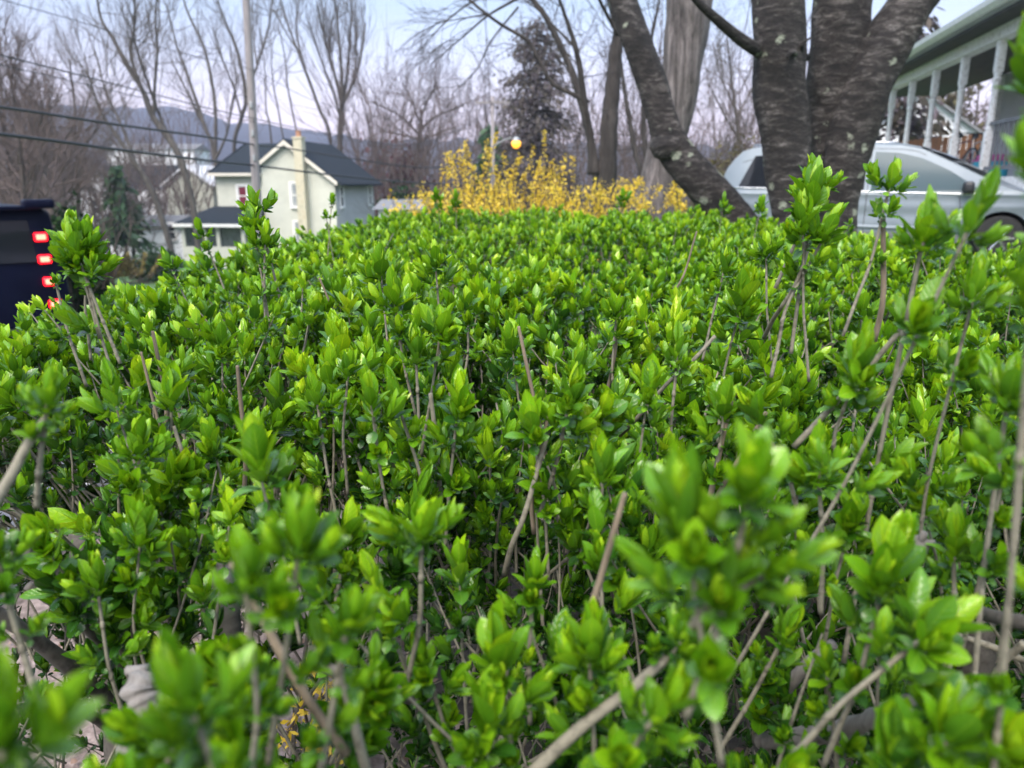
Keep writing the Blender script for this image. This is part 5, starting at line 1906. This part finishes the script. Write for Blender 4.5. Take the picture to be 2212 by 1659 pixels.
# hero shoots that set the look of the near view: foot of the leaf cluster (u, v), distance, size, lean to the right (degrees), lean away, twig length, kind
HERO = [
    (186, 590, .86, 1.15, -6, 0, .16, 1), (176, 575, .85, 1.0, -14, 0, .10, 0), (188, 568, .87, 1.1, 8, 0, .10, 4), (172, 560, .86, 1.0, -4, 0, .08, 8), (560, 470, 1.15, 1.0, -12, 0, .20, 0), (548, 505, 1.13, 1.0, -4, 0, .16, 2), (572, 545, 1.12, 1.05, 8, 0, .14, 0),
    (716, 446, 2.4, .8, 8, 0, .22, 3), (706, 476, 2.35, .7, -6, 0, .18, 4), (442, 520, 1.75, .9, -18, 0, .14, 5), (375, 590, 1.5, 1.0, -20, 0, .15, 6), (123, 620, 1.1, .5, -6, 0, .15, 7),
    (826, 622, 1.0, 1.25, -4, 0, .12, 8), (942, 588, 1.05, 1.2, 0, 0, .12, 9), (858, 690, .82, 1.2, -4, -6, .12, 10), (948, 745, .80, 1.2, 10, -8, .13, 11), (900, 800, .78, 1.1, 0, 0, .22, 12),
    (1748, 478, .80, 1.2, 2, 0, .14, 13), (1765, 420, .84, .9, 22, 0, .10, 14), (1752, 412, .85, .85, -4, 0, .10, 4), (1735, 540, .78, 1.2, -8, 0, .16, 15), (1765, 540, .79, 1.1, 22, 0, .14, 0), (1916, 425, .72, .72, 12, 0, .12, 0),
    (2068, 545, .50, 1.15, 14, -8, .2, 1), (1985, 560, .60, 1.25, 5, 0, .16, 2), (2228, 240, .46, 1.2, -8, 0, .2, 0), (2236, 420, .42, 1.2, -14, 0, .22, 4), (2225, 700, .40, 1.2, -6, 0, .2, 8), (2090, 690, .60, 1.2, 4, 0, .22, 6), (2170, 905, .55, 1.3, 0, 0, .24, 7),
    (1590, 700, .80, 1.3, 5, -10, .14, 8), (1655, 565, 1.0, 1.0, -5, 0, .14, 9), (1835, 850, .60, 1.35, 6, -10, .1, 10), (1860, 700, .9, 1.1, -5, 0, .12, 11), (1650, 930, .62, 1.1, -30, 0, .12, 12),
    (1492, 1220, .38, 1.9, -12, 0, .16, 13), (1610, 1105, .37, 1.8, 8, 0, .16, 14), (1640, 1250, .40, 1.3, 55, -10, .06, 15), (1560, 925, .66, 1.2, 0, 0, .14, 0), (1460, 805, .78, 1.1, 0, 0, .14, 1), (1395, 880, .70, 1.1, 5, 0, .12, 2),
    (575, 1080, .55, 1.5, -6, 0, .16, 3), (640, 1230, .40, 1.5, 12, 0, .18, 4), (535, 1320, .40, 1.2, 5, 0, .16, 5), (440, 1600, .36, 1.7, -14, 0, .16, 6), (740, 1400, .42, 1.5, 16, 0, .18, 7), (20, 1690, .31, 1.5, -4, 0, .16, 8), (0, 1230, .5, .9, -4, 0, .12, 9), (98, 908, .5, .8, 16, 0, .08, 10), (1452, 1412, .46, .95, 30, 0, .06, 3),
    (1155, 960, .66, 1.35, -8, -6, .2, 11), (1222, 905, .66, 1.35, 14, -6, .14, 12), (1300, 1070, .60, 1.2, 0, 0, .14, 13), (910, 1190, .5, 1.45, 4, 0, .16, 14), (810, 930, .70, 1.25, -4, -8, .18, 15), (985, 920, .72, 1.3, 6, 0, .14, 0), (870, 905, .72, 1.1, -14, 0, .12, 1),
    (1085, 1480, .48, 1.4, -4, 0, .16, 2), (1385, 1590, .44, 1.5, 26, -10, .14, 3), (1275, 1465, .46, 1.3, 0, 0, .16, 4), (1055, 1640, .48, 1.2, 0, 0, .14, 5), (930, 1470, .56, 1.1, -16, 0, .14, 6), (1150, 1300, .55, 1.2, 4, 0, .14, 7),
    (1895, 1310, .50, 1.45, 8, 0, .16, 8), (1965, 1400, .46, 1.35, 48, 0, .14, 9), (1770, 1060, .58, 1.25, -8, 0, .14, 10), (1830, 1160, .62, 1.2, 4, 0, .14, 11), (1680, 1400, .6, 1.0, 20, 0, .14, 12), (2060, 1230, .6, 1.1, -6, 0, .14, 13), (2160, 1060, .6, 1.1, 4, 0, .16, 14), (1790, 1500, .58, 1.0, -10, 0, .14, 15),
    (300, 1010, .74, 1.1, 6, 0, .16, 0), (260, 910, .78, 1.25, -6, 0, .18, 1), (370, 900, .80, 1.2, 8, 0, .18, 2), (470, 1000, .8, 1.0, -10, 0, .14, 3), (215, 1300, .66, 1.1, 0, 0, .16, 4), (300, 1210, .7, 1.1, 10, 0, .14, 5), (690, 900, .80, 1.2, -6, 0, .16, 6), (750, 830, .84, 1.1, 8, 0, .16, 7),
    (1110, 780, .95, 1.1, -10, 0, .12, 8), (1010, 680, 1.05, 1.1, 0, 0, .12, 9), (1240, 830, .85, 1.15, 10, 0, .12, 10), (1330, 700, .95, 1.1, 0, 0, .14, 11), (1560, 600, 1.1, 1.0, 10, 0, .12, 12), (480, 780, 1.0, 1.15, 4, 0, .14, 13), (370, 830, .95, 1.1, -8, 0, .14, 14),
    (985, 452, 3.2, 1.6, 0, 0, .14, 15), (945, 440, 3.2, 1.3, -6, 0, .14, 8), (1345, 440, 4.0, 1.6, 0, 0, .14, 0), (1560, 455, 3.4, 1.5, 4, 0, .14, 1), (1640, 462, 3.0, 1.5, 8, 0, .14, 4),
]
hv_meshes = []
for i, (V, F_, Cc, Tt, tot) in enumerate(HI):
    me = bpy.data.meshes.new('leaf_cluster')
    me.from_pydata(V.tolist(), [], F_.tolist())
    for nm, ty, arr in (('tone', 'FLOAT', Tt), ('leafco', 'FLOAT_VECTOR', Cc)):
        a = me.attributes.new(nm, ty, 'POINT')
        a.data.foreach_set('value' if ty == 'FLOAT' else 'vector', arr.astype(np.float32).ravel())
    me.materials.append(M['leaf'])
    me.shade_smooth()
    hv_meshes.append(me)

hero = []
for (u, v, d, s_, lr, la, tl, kd) in HERO:
    p = at(u, v, 1.0) - Vector((0, 0, CAM_Z))
    if d < .45:
        d, s_, tl = d * .84, s_ * .52, tl * .6
    elif d < .7:
        s_, tl = s_ * .78, tl * .7
    elif d < 1.3:
        s_, tl = s_ * .9, min(tl, .13)
    p = Vector((0, 0, CAM_Z)) + p.normalized() * d
    if p.z > 1.2 and d < .72 and u > 1850:
        tl = max(tl, (p.z - 1.10) * 1.15)
    D = Vector((math.tan(R(lr)) if abs(lr) < 60 else math.copysign(2.2, lr), math.tan(R(la)), 1)).normalized()
    hero.append((np.array(p[:]), np.array(D[:]), s_, tl, kd))
# the nearest of the random shoots become parts too, up to one hundred
inview = np.where(visible(SP[:, 0], SP[:, 1], SP[:, 2], 0.0))[0]
order = inview[np.argsort(DIST[inview] / SS[inview])]
extra = order[:max(0, 100 - len(hero))]
gg = rng(71)
for i in extra:
    hero.append((SP[i], SD[i] / np.linalg.norm(SD[i]), SS[i], gg.uniform(.05, .10), int(gg.integers(0, 16))))
mask = np.ones(len(SP), bool)
mask[extra] = False
# keep the random shoots out of the way of the hero clusters seen from the front
hp0 = np.array([h_[0] for h_ in hero[:len(HERO)]])
xh = np.linalg.norm(hp0 - np.array([0, 0, CAM_Z]), axis=1) < 2.0
hp0 = hp0[xh]
hd = hp0 - np.array([0, 0, CAM_Z]); hl = np.linalg.norm(hd, axis=1); hd /= hl[:, None]
sdv = SP - np.array([0, 0, CAM_Z]); sdv /= DIST[:, None]
cosang = sdv @ hd.T
block = (np.arccos(np.clip(cosang, -1, 1)) < .045 * np.clip(.75 / hl, .6, 1.6)[None]) & (DIST[:, None] < hl[None] + .02)
mask &= ~block.any(1)
for (P_, D_, s_, tl, kd) in hero:
    spin = gg.uniform(0, 6.28)
    fr = frames(np.array([D_]), np.array([spin]))[0]
    g_down = D_ * .8 + np.array([gg.normal(0, .12), gg.normal(0, .12), .35])
    g_down /= np.linalg.norm(g_down)
    tot = HI[kd][4] * s_
    a = P_ - D_ * tl * .45 + gg.normal(0, .002, 3)
    b_ = P_ - D_ * tl * .55 - g_down * tl * .45
    path = np.array([b_, (a + b_) / 2, a, P_, P_ + D_ * tot * .75])
    SPT = smooth_path(path, 18)
    mb = MB()
    r0 = gg.uniform(.0011, .0017)
    rad = np.interp(np.linspace(0, 1, 18), [0, .5, .8, 1], [r0 * 1.25, r0, r0 * .9, r0 * .35])
    mb.tube(SPT, rad, 10)
    for k_ in range(3):                       # bud nodes along the twig
        q = SPT[3 + 4 * k_]
        mb.tube([q - D_ * .004, q, q + D_ * .004], [r0 * .9, r0 * 1.35, r0 * .9], 9)
    st = mb.build('leafy_shoot', M['twig'], HEDGE, smooth='all')
    spots = [(P_, fr, s_)]
    a_ = gg.uniform(0, 6.28)
    for k_ in range(3 if tl > .08 else 2):           # opposite pairs of side clusters lower down
        i_ = [13, 11, 8][k_]
        for q_ in (0, 1):
            if gg.uniform() < .10 + .1 * k_:
                continue
            rd_ = fr[0] * math.cos(a_ + k_ * 1.57 + q_ * math.pi) + fr[1] * math.sin(a_ + k_ * 1.57 + q_ * math.pi)
            d_ = D_ * .6 + rd_ * gg.uniform(.5, .95) + np.array([0, 0, .4])
            spots.append((SPT[i_] + rd_ * .005, frames(np.array([d_]), np.array([gg.uniform(0, 6.28)]))[0], s_ * gg.uniform(.5, .82)))
    for m_i, (p_, f_, z_) in enumerate(spots):
        lc = bpy.data.objects.new('leaf_cluster', hv_meshes[(kd + 5 * m_i) % 16])
        COL.objects.link(lc)
        lc.parent = st
        Mx = Matrix(((*(f_[0] * z_), 0), (*(f_[1] * z_), 0), (*(f_[2] * z_), 0), (0, 0, 0, 1))).transposed()
        Mx.translation = Vector(p_) - org(HEDGE)
        lc.matrix_local = Mx

# all other shoots: one mass
SP, SD, SS, DIST = SP[mask], SD[mask], SS[mask], DIST[mask]
Vs, Fs, Cs, Ts, n = [], [], [], [], 0
fr = frames(SD, g.uniform(0, 6.28, len(SD)))
kind = g.integers(0, 48, len(SP))
lev = np.where(DIST < 1.25, 0, np.where(DIST < 2.6, 1, 2))
tone_shade = np.clip(g.normal(0, .10, len(SP)) + np.interp(SP[:, 2] - hedge_top(SP[:, 0], SP[:, 1]), [-.5, -.15, -.05, 0.03], [-.38, -.22, -.08, .06]), -.45, .25)  # random leaf tone, plus inner hedge shade put into deeper leaves' colour
for lv, protos in ((0, HI), (1, MD), (2, LO)):
    for k_, (V, F_, Cc, Tt, tot) in enumerate(protos):
        ix = np.where((lev == lv) & (kind % len(protos) == k_))[0]
        if not len(ix):
            continue
        W_ = np.einsum('vi,mij->mvj', V, fr[ix]) * SS[ix][:, None, None] * (1.1 if lv == 2 else 1) + SP[ix][:, None]
        m_ = len(ix)
        Vs.append(W_.reshape(-1, 3))
        Fs.append((F_[None] + (np.arange(m_) * len(V))[:, None, None] + n).reshape(-1, 4))
        Cs.append(np.tile(Cc, (m_, 1)))
        Ts.append(np.clip(Tt[None] + tone_shade[ix][:, None], 0, 1).ravel())
        n += m_ * len(V)
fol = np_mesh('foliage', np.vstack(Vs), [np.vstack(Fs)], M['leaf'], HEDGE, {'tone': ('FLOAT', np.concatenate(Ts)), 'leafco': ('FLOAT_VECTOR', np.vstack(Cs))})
tag(fol, kind='stuff')
# twigs that carry them
P, r_ = np.vstack(TW_P), np.vstack(TW_R)
ok = np.linalg.norm(P - np.array([0, 0, CAM_Z]), axis=2).min(1) > .33
V, F_ = batch_tubes(P[ok], r_[ok], 6)
tw = np_mesh('twigs', V, [F_], M['twig'], HEDGE)
tag(tw, kind='stuff')

# bare clipped twig ends that stick up
g = rng(510)
cut = [(330, 715, .95, -6, 10, 3), (513, 790, .86, 2, 13, 3.2), (690, 600, 1.3, -20, 8, 2.5), (1120, 705, .86, -12, 16, 3), (1345, 640, .95, 6, 12, 3), (1505, 500, 1.5, 14, 10, 2.5), (1580, 865, .66, 10, 12, 3), (1655, 890, .66, 24, 11, 2.5),
       (500, 1215, .42, -24, 10, 3.2), (1350, 1065, .44, 12, 7, 2.6), (1185, 895, .66, 10, 10, 2.6), (305, 760, 1.0, -8, 9, 2.4),  (1908, 466, .72, -7, 9, 3.0),  ]
for (u, v, d, lr, cm, rm) in cut:
    p = Vector((0, 0, CAM_Z)) + (at(u, v, 1.0) - Vector((0, 0, CAM_Z))).normalized() * d
    D = Vector((math.tan(R(lr)), g.normal(0, .1), 1)).normalized()
    L = cm / 100
    rm = rm / 1000 * .85
    pts = [p - D * L * 1.2 + Vector((g.normal(0, .01), 0, 0)), p - D * L * .8, p - D * L * .3, p - D * .012, p]
    mb = MB(); mb.tube(smooth_path(np.array([q[:] for q in pts]), 14), np.interp(np.linspace(0, 1, 14), [0, .7, 1], [rm, rm * .8, rm * .7]), 9)
    ob = mb.build('clipped_twig', M['cut'], HEDGE, smooth='all')
# slanting long twigs
slant = [((2040, 600, .62), (1965, 690, .62), (1880, 790, .62), (1805, 870, .62), (1715, 965, .63), 2.8), ((1545, 725, .78), (1500, 775, .78), (1440, 830, .80), (1370, 910, .85), (1340, 940, .9), 3.0), ((100, 905, .5), (60, 960, .5), (20, 1035, .5), (-40, 1130, .5), (-80, 1190, .5), 4.0),
         ((1440, 1420, .46), (1360, 1490, .46), (1280, 1550, .46), (1200, 1620, .47), (1120, 1700, .48), 4.6), ((1735, 575, .78), (1715, 620, .79), (1690, 660, .8), (1670, 690, .82), (1650, 730, .85), 2.8), ((930, 850, .76), (938, 920, .77), (945, 1000, .78), (950, 1060, .8), (952, 1130, .84), 3.4),
         ((1185, 930, .66), (1160, 1020, .67), (1130, 1120, .68), (1105, 1180, .7), (1090, 1240, .74), 3.4), ((730, 1440, .42), (755, 1520, .43), (775, 1600, .44), (800, 1700, .46), (815, 1760, .48), 3.6), ((375, 920, .8), (392, 970, .8), (410, 1020, .82), (430, 1090, .86), (436, 1130, .9), 3.0)]
for s_ in slant:
    P = smooth_path(np.array([at(u, v, 1)[:] for u, v, d in s_[:5]]), 20)
    dd = np.interp(np.linspace(0, 4, 20), range(5), [q[2] for q in s_[:5]])
    o0 = np.array([0, 0, CAM_Z])
    q = P - o0
    q = o0 + q / np.linalg.norm(q, axis=1, keepdims=True) * dd[:, None]
    MB().tube(q, np.linspace(s_[5] * .6, s_[5] * .85, 20) / 1000, 10).build('twig', M['twig'], HEDGE, smooth='all')

# main stems: fans from the ground
g = rng(520)
lst = []
for bx in np.arange(-.75, 1.9, .30):
    for by in np.arange(.35, 2.6, .34):
        b0 = np.array([bx + g.normal(0, .07), by + g.normal(0, .07), 0])
        b0[2] = g1(b0[0], b0[1]) - .02
        for k_ in range(int(g.integers(2, 4))):
            tip = b0 + np.array([g.normal(0, .22), g.normal(0, .22), g.uniform(.8, 1.08)])
            if tip[0] < -1.02:
                tip[0] = -1.0
            mid = b0 * .55 + tip * .45 + g.normal(0, .05, 3)
            pth = smooth_path(np.array([b0, b0 * .8 + tip * .2 + g.normal(0, .03, 3), mid, tip]), 9)
            r0 = g.uniform(.003, .008)
            lst.append((pth, np.linspace(r0, r0 * .4, 9)))
            for j in range(2):
                i = int(g.integers(3, 8))
                nd = np.array([g.normal(0, .6), g.normal(0, .6), .7]); nd /= np.linalg.norm(nd)
                q = pth[i] + nd * np.linspace(0, g.uniform(.15, .4), 9)[:, None] + np.cumsum(g.normal(0, .004, (9, 3)), 0)
                q[:, 2] = np.minimum(q[:, 2], 1.12)
                lst.append((q, np.linspace(r0 * .5, r0 * .25, 9)))
P = np.array([a for a, _ in lst]); Q = np.array([b_ for _, b_ in lst])
ok = np.linalg.norm(P - np.array([0, 0, CAM_Z]), axis=2).min(1) > .36
V, F_ = batch_tubes(P[ok], Q[ok], 7)
np_mesh('stems', V, [F_], M['branch'], HEDGE)

# thick old branches seen at the lower left, with cut ends
def old_branch(pts, name='branch', m_='branch', n=12, knots=0, seed=0):
    """pts: (u, v, distance, width px)"""
    gk = rng(seed)
    o0 = np.array([0, 0, CAM_Z])
    P = []
    for (u, v, d, w_) in pts:
        q = np.array(at(u, v, 1)[:]) - o0
        P.append([*(o0 + q / np.linalg.norm(q) * d), w_ / FPX * d / 2])
    S = smooth_path(np.array(P), 36)
    S[:, 3] *= 1 + gk.normal(0, .05 + .06 * (knots > 0), 36)
    mb = MB(); mb.tube(S[:, :3], S[:, 3], n)
    for k_ in range(knots):
        i = int(gk.integers(0, 8))
        dr_ = gk.normal(0, 1, 3); dr_ /= np.linalg.norm(dr_)
        q = S[i, :3]
        rr = S[i, 3]
        mb.tube([q, q + dr_ * rr * 1.3, q + dr_ * rr * 2.2], [rr * .8, rr * .55, rr * .5], 9)
    return mb.build(name, M[m_], HEDGE, smooth='all')


old_branch([(175, 1150, .98, 42), (178, 1200, .98, 44), (185, 1260, .99, 46), (200, 1340, 1.0, 50)])
old_branch([(40, 1195, .95, 48), (100, 1235, .97, 50), (160, 1290, .99, 52), (205, 1340, 1.0, 54)])
old_branch([(205, 1330, 1.0, 56), (228, 1400, 1.0, 58), (245, 1480, 1.02, 60), (262, 1570, 1.05, 62), (275, 1700, 1.1, 66)])
old_branch([(-30, 1310, .84, 24), (40, 1355, .86, 26), (120, 1415, .90, 28), (200, 1480, .95, 28), (270, 1530, 1.0, 30)])
old_branch([(60, 1265, .8, 16), (140, 1320, .82, 17), (240, 1400, .88, 18), (330, 1455, .94, 20)])
old_branch([(85, 1480, .86, 16), (150, 1520, .88, 17), (220, 1560, .95, 18), (280, 1610, 1.02, 20)])
old_branch([(485, 1290, .8, 46), (492, 1340, .8, 50), (500, 1400, .82, 52), (520, 1480, .9, 54), (540, 1600, 1.0, 60)])
old_branch([(478, 1205, .8, 34), (482, 1250, .8, 42), (486, 1300, .8, 48)], 'split_stump', 'deadwood')
old_branch([(360, 1150, 1.05, 28), (372, 1210, 1.05, 30), (378, 1290, 1.08, 30), (392, 1380, 1.12, 34)])
old_branch([(330, 1150, .95, 22), (352, 1240, .96, 22), (370, 1320, .98, 24), (380, 1400, 1.02, 26)])
old_branch([(318, 1450, .62, 38), (302, 1490, .62, 58), (316, 1540, .62, 50), (288, 1610, .63, 56), (268, 1720, .66, 58)], 'gnarled_stump', 'deadwood', 14, 3, 5)
old_branch([(2075, 1495, .58, 36), (2030, 1500, .58, 44), (1950, 1530, .6, 40), (1860, 1565, .64, 38), (1740, 1590, .72, 34), (1640, 1600, .8, 30)], 'gnarled_branch', 'deadwood', 14, 5, 6)
old_branch([(1985, 1160, .62, 24), (1985, 1185, .62, 30), (1970, 1200, .64, 30), (1940, 1225, .7, 28), (1880, 1260, .8, 26)], 'knobbly_stub', 'deadwood', 12, 4, 7)
old_branch([(1800, 1390, .72, 22), (1740, 1440, .74, 24), (1680, 1510, .78, 26), (1640, 1570, .85, 28)], 'pale_branch', 'deadwood', 12, 0, 8)
old_branch([(2240, 1350, .6, 26), (2160, 1335, .62, 26), (2080, 1315, .66, 24), (2000, 1305, .72, 22)], 'bare_branch', 'branch')
old_branch([(2212, 1390, .7, 14), (2160, 1440, .72, 13), (2120, 1520, .74, 13), (2060, 1620, .8, 14)], 'bare_branch', 'twig')
old_branch([(2230, 1640, .75, 15), (2100, 1610, .74, 13), (1980, 1580, .76, 11), (1900, 1575, .8, 9)], 'bare_branch', 'twig')
old_branch([(1990, 1350, .74, 10), (2060, 1370, .74, 11), (2150, 1400, .75, 12), (2240, 1440, .76, 12)], 'bare_branch', 'twig')
old_branch([(700, 1440, .66, 24), (760, 1465, .66, 24), (830, 1490, .7, 26), (900, 1510, .76, 28)], 'bare_branch', 'branch')
old_branch([(1650, 1100, 1.1, 60), (1655, 1180, 1.1, 58), (1660, 1280, 1.12, 56), (1670, 1400, 1.2, 60)], 'branch', 'branch')
old_branch([(2100, 1300, 1.05, 60), (2110, 1420, 1.06, 62), (2100, 1540, 1.1, 66), (2095, 1700, 1.2, 70)], 'branch', 'branch')
old_branch([(1290, 1240, 1.1, 34), (1285, 1300, 1.1, 34), (1270, 1380, 1.15, 36), (1260, 1480, 1.2, 40)], 'branch', 'branch')
old_branch([(1400, 950, 1.0, 18), (1450, 965, 1.02, 20), (1500, 935, 1.05, 20), (1560, 900, 1.1, 20)], 'branch', 'branch')

# ------------------------------------------------------------------ what lies on and grows from the ground under the hedge
g = rng(530)
n = 2600
x, y = g.uniform(-1.9, 2.2, n), g.uniform(.7, 4.6, n)
ok = (x > -1.7) | (g.uniform(0, 1, n) < .3)
x, y = x[ok], y[ok]
M['litter'] = leaf_material('leaf_litter', [(0, (0.09, 0.06, 0.045)), (.5, (0.24, 0.17, 0.14)), (1, (0.42, 0.33, 0.29))], trans=.1, rough=.8, veins=False, spec=.2)
n = len(x)
L = g.uniform(.02, .05, n)
az = g.uniform(0, 6.28, n)
d2 = np.stack([np.cos(az), np.sin(az)], 1)
P4 = np.zeros((n, 6, 3))
z0 = gz(x, y) + .012
for j, (a, b_, zz) in enumerate(((-.5, 0, .3), (-.15, .28, .1), (.5, 0, .35), (-.15, -.28, .1), (.2, .22, .2), (.2, -.22, .2))):
    P4[:, j, 0] = x + (d2[:, 0] * a - d2[:, 1] * b_) * L
    P4[:, j, 1] = y + (d2[:, 1] * a + d2[:, 0] * b_) * L
    P4[:, j, 2] = z0 + zz * L * g.uniform(-.2, 1, n)
ix = np.arange(n)[:, None] * 6
li = np_mesh('leaf_litter', P4.reshape(-1, 3), [np.hstack([ix + 0, ix + 3, ix + 5, ix + 2]), np.hstack([ix + 0, ix + 2, ix + 4, ix + 1])], M['litter'], None, {'tone': ('FLOAT', np.repeat(g.uniform(0, 1, n), 6))}, smooth=False)
tag(li, 'dry brown leaves lying on the soil under the hedge', 'leaf litter', kind='stuff')
M['grass'] = leaf_material('grass_blades', [(0, (0.022, 0.06, 0.016)), (.5, (0.05, 0.13, 0.026)), (1, (0.10, 0.19, 0.04))], trans=.3, rough=.5, veins=False, spec=.3)
n = 15000
xb, yb = g.uniform(.05, 3.2, n), g.uniform(.8, 4.2, n)
kx = np.sin(xb * 5 + 1) * np.sin(yb * 6) + g.normal(0, .4, n)
ok = kx > -.1
xb, yb = xb[ok], yb[ok]
x2, y2 = g.uniform(-5.5, -1.0, 9000), g.uniform(5.5, 12, 9000)
rx = np.interp(y2, re_[:, 1], re_[:, 0])
ok = x2 > rx + .4
xb, yb = np.concatenate([xb, x2[ok]]), np.concatenate([yb, y2[ok]])
n = len(xb)
hh = g.uniform(.04, .13, n)
az = g.uniform(0, 6.28, n)
w_ = g.uniform(.0015, .0035, n)
z0 = gz(xb, yb)
ln = g.uniform(.1, .7, n) * hh
P6 = np.zeros((n, 5, 3))
for j, (s_, hf, wf) in enumerate(((-1, 0, 1), (1, 0, 1), (1, .55, .8), (-1, .55, .8), (0, 1, 0))):
    P6[:, j, 0] = xb + np.cos(az) * w_ * s_ * wf - np.sin(az) * ln * hf ** 2
    P6[:, j, 1] = yb + np.sin(az) * w_ * s_ * wf + np.cos(az) * ln * hf ** 2
    P6[:, j, 2] = z0 + hh * hf
ix = np.arange(n)[:, None] * 5
gr = np_mesh('grass', P6.reshape(-1, 3), [np.hstack([ix, ix + 1, ix + 2, ix + 3]), np.hstack([ix + 3, ix + 2, ix + 4])], M['grass'], None, {'tone': ('FLOAT', np.repeat(g.uniform(0, 1, n), 5))}, smooth=False)
tag(gr, 'thin grass and weeds growing under and beyond the hedge', 'grass', kind='stuff')
# small broad leaved weeds
Wp = []
pts = np.stack([g.uniform(.0, 2.6, 2600), g.uniform(.8, 3.2, 2600), g.uniform(.02, .10, 2600)], 1)
pts = pts[(np.sin(pts[:, 0] * 7) * np.sin(pts[:, 1] * 8 + 1) + g.normal(0, .3, 2600)) > 0]
pts[:, 2] += gz(pts[:, 0], pts[:, 1])
wd = cards('weeds', pts, .018, g, M['grass'], None, 1.6)
tag(wd, 'small green weeds in the shade under the hedge', 'weeds', kind='stuff')

# yellow forsythia blossom seen low through the hedge
def low_sprig(label, foot, tips, seed):
    g = rng(seed)
    T = thing('forsythia_sprig', label, 'shrub', foot)
    lst, pts, dirs = [], [], []
    for (u, v, d) in tips:
        tip = np.array((Vector((0, 0, CAM_Z)) + (at(u, v, 1) - Vector((0, 0, CAM_Z))).normalized() * d)[:])
        f = np.array(foot[:])
        path = np.array([f, f * .6 + tip * .4 + g.normal(0, .03, 3), f * .3 + tip * .7 + g.normal(0, .03, 3), tip])
        lst.append((path, np.array([.005, .004, .003, .002])))
        sp_ = smooth_path(path, 20)
        for k_ in range(16):
            c_ = sp_[int(g.integers(8, 20))] + g.normal(0, .012, 3)
            q = g.normal(0, 1, 3)
            q /= np.linalg.norm(q)
            a_ = np.cross(q, [0, 0, 1.0]); a_ /= np.linalg.norm(a_); b_ = np.cross(q, a_)
            for j in range(4):
                t__ = j * math.pi / 2
                dr_ = a_ * math.cos(t__) + b_ * math.sin(t__) + q * .5
                pts.append(c_ + dr_ * .010); dirs.append(dr_)
    twig_mesh('canes', lst, TR, T, 5)
    pts, dirs = np.array(pts), np.array(dirs)
    n = len(pts)
    D = dirs / np.linalg.norm(dirs, axis=1, keepdims=True)
    S = np.cross(D, g.normal(0, 1, (n, 3))); S /= np.linalg.norm(S, axis=1, keepdims=True)
    P = np.stack([pts - D * .010, pts + S * .0042, pts + D * .011, pts - S * .0042], 1)
    np_mesh('blossoms', P.reshape(-1, 3), [np.arange(4 * n).reshape(n, 4)], M['forsythia'], T, {'tone': ('FLOAT', np.repeat(g.uniform(.2, 1, n), 4))}, smooth=False)
    return T


f0_ = at(700, 1560, 1.55); f0_.z = g1(f0_.x, 1.55)
low_sprig('yellow blossoming forsythia sprig low behind the hedge twigs at lower left', f0_, [(690, 1440, 1.25), (720, 1480, 1.3), (670, 1500, 1.3), (735, 1530, 1.28), (700, 1560, 1.3), (690, 1400, 1.4), (790, 1560, 1.35)], 540)
f1_ = at(505, 1130, 2.6); f1_.z = g1(f1_.x, 2.6)
low_sprig('small yellow forsythia sprig glimpsed beyond the hedge at the left', f1_, [(505, 1085, 2.3), (515, 1095, 2.35), (512, 1075, 2.4)], 541)

# ------------------------------------------------------------------ air
hm = bpy.data.materials.new('haze_air')
hm.use_nodes = True
t = hm.node_tree
t.nodes.clear()
out = t.nodes.new('ShaderNodeOutputMaterial')
pv = t.nodes.new('ShaderNodeVolumePrincipled')
pv.inputs['Color'].default_value = (.62, .70, .92, 1)
pv.inputs['Density'].default_value = HAZE if 'HAZE' in globals() else 0.00045
pv.inputs['Anisotropy'].default_value = 0.0
t.links.new(pv.outputs[0], out.inputs['Volume'])
mb = MB(); mb.box((0, 0, 55), (6200, 6200, 150))
hz = mb.build('haze', hm)
tag(hz, 'thin bluish evening air over the valley', 'haze', kind='stuff')
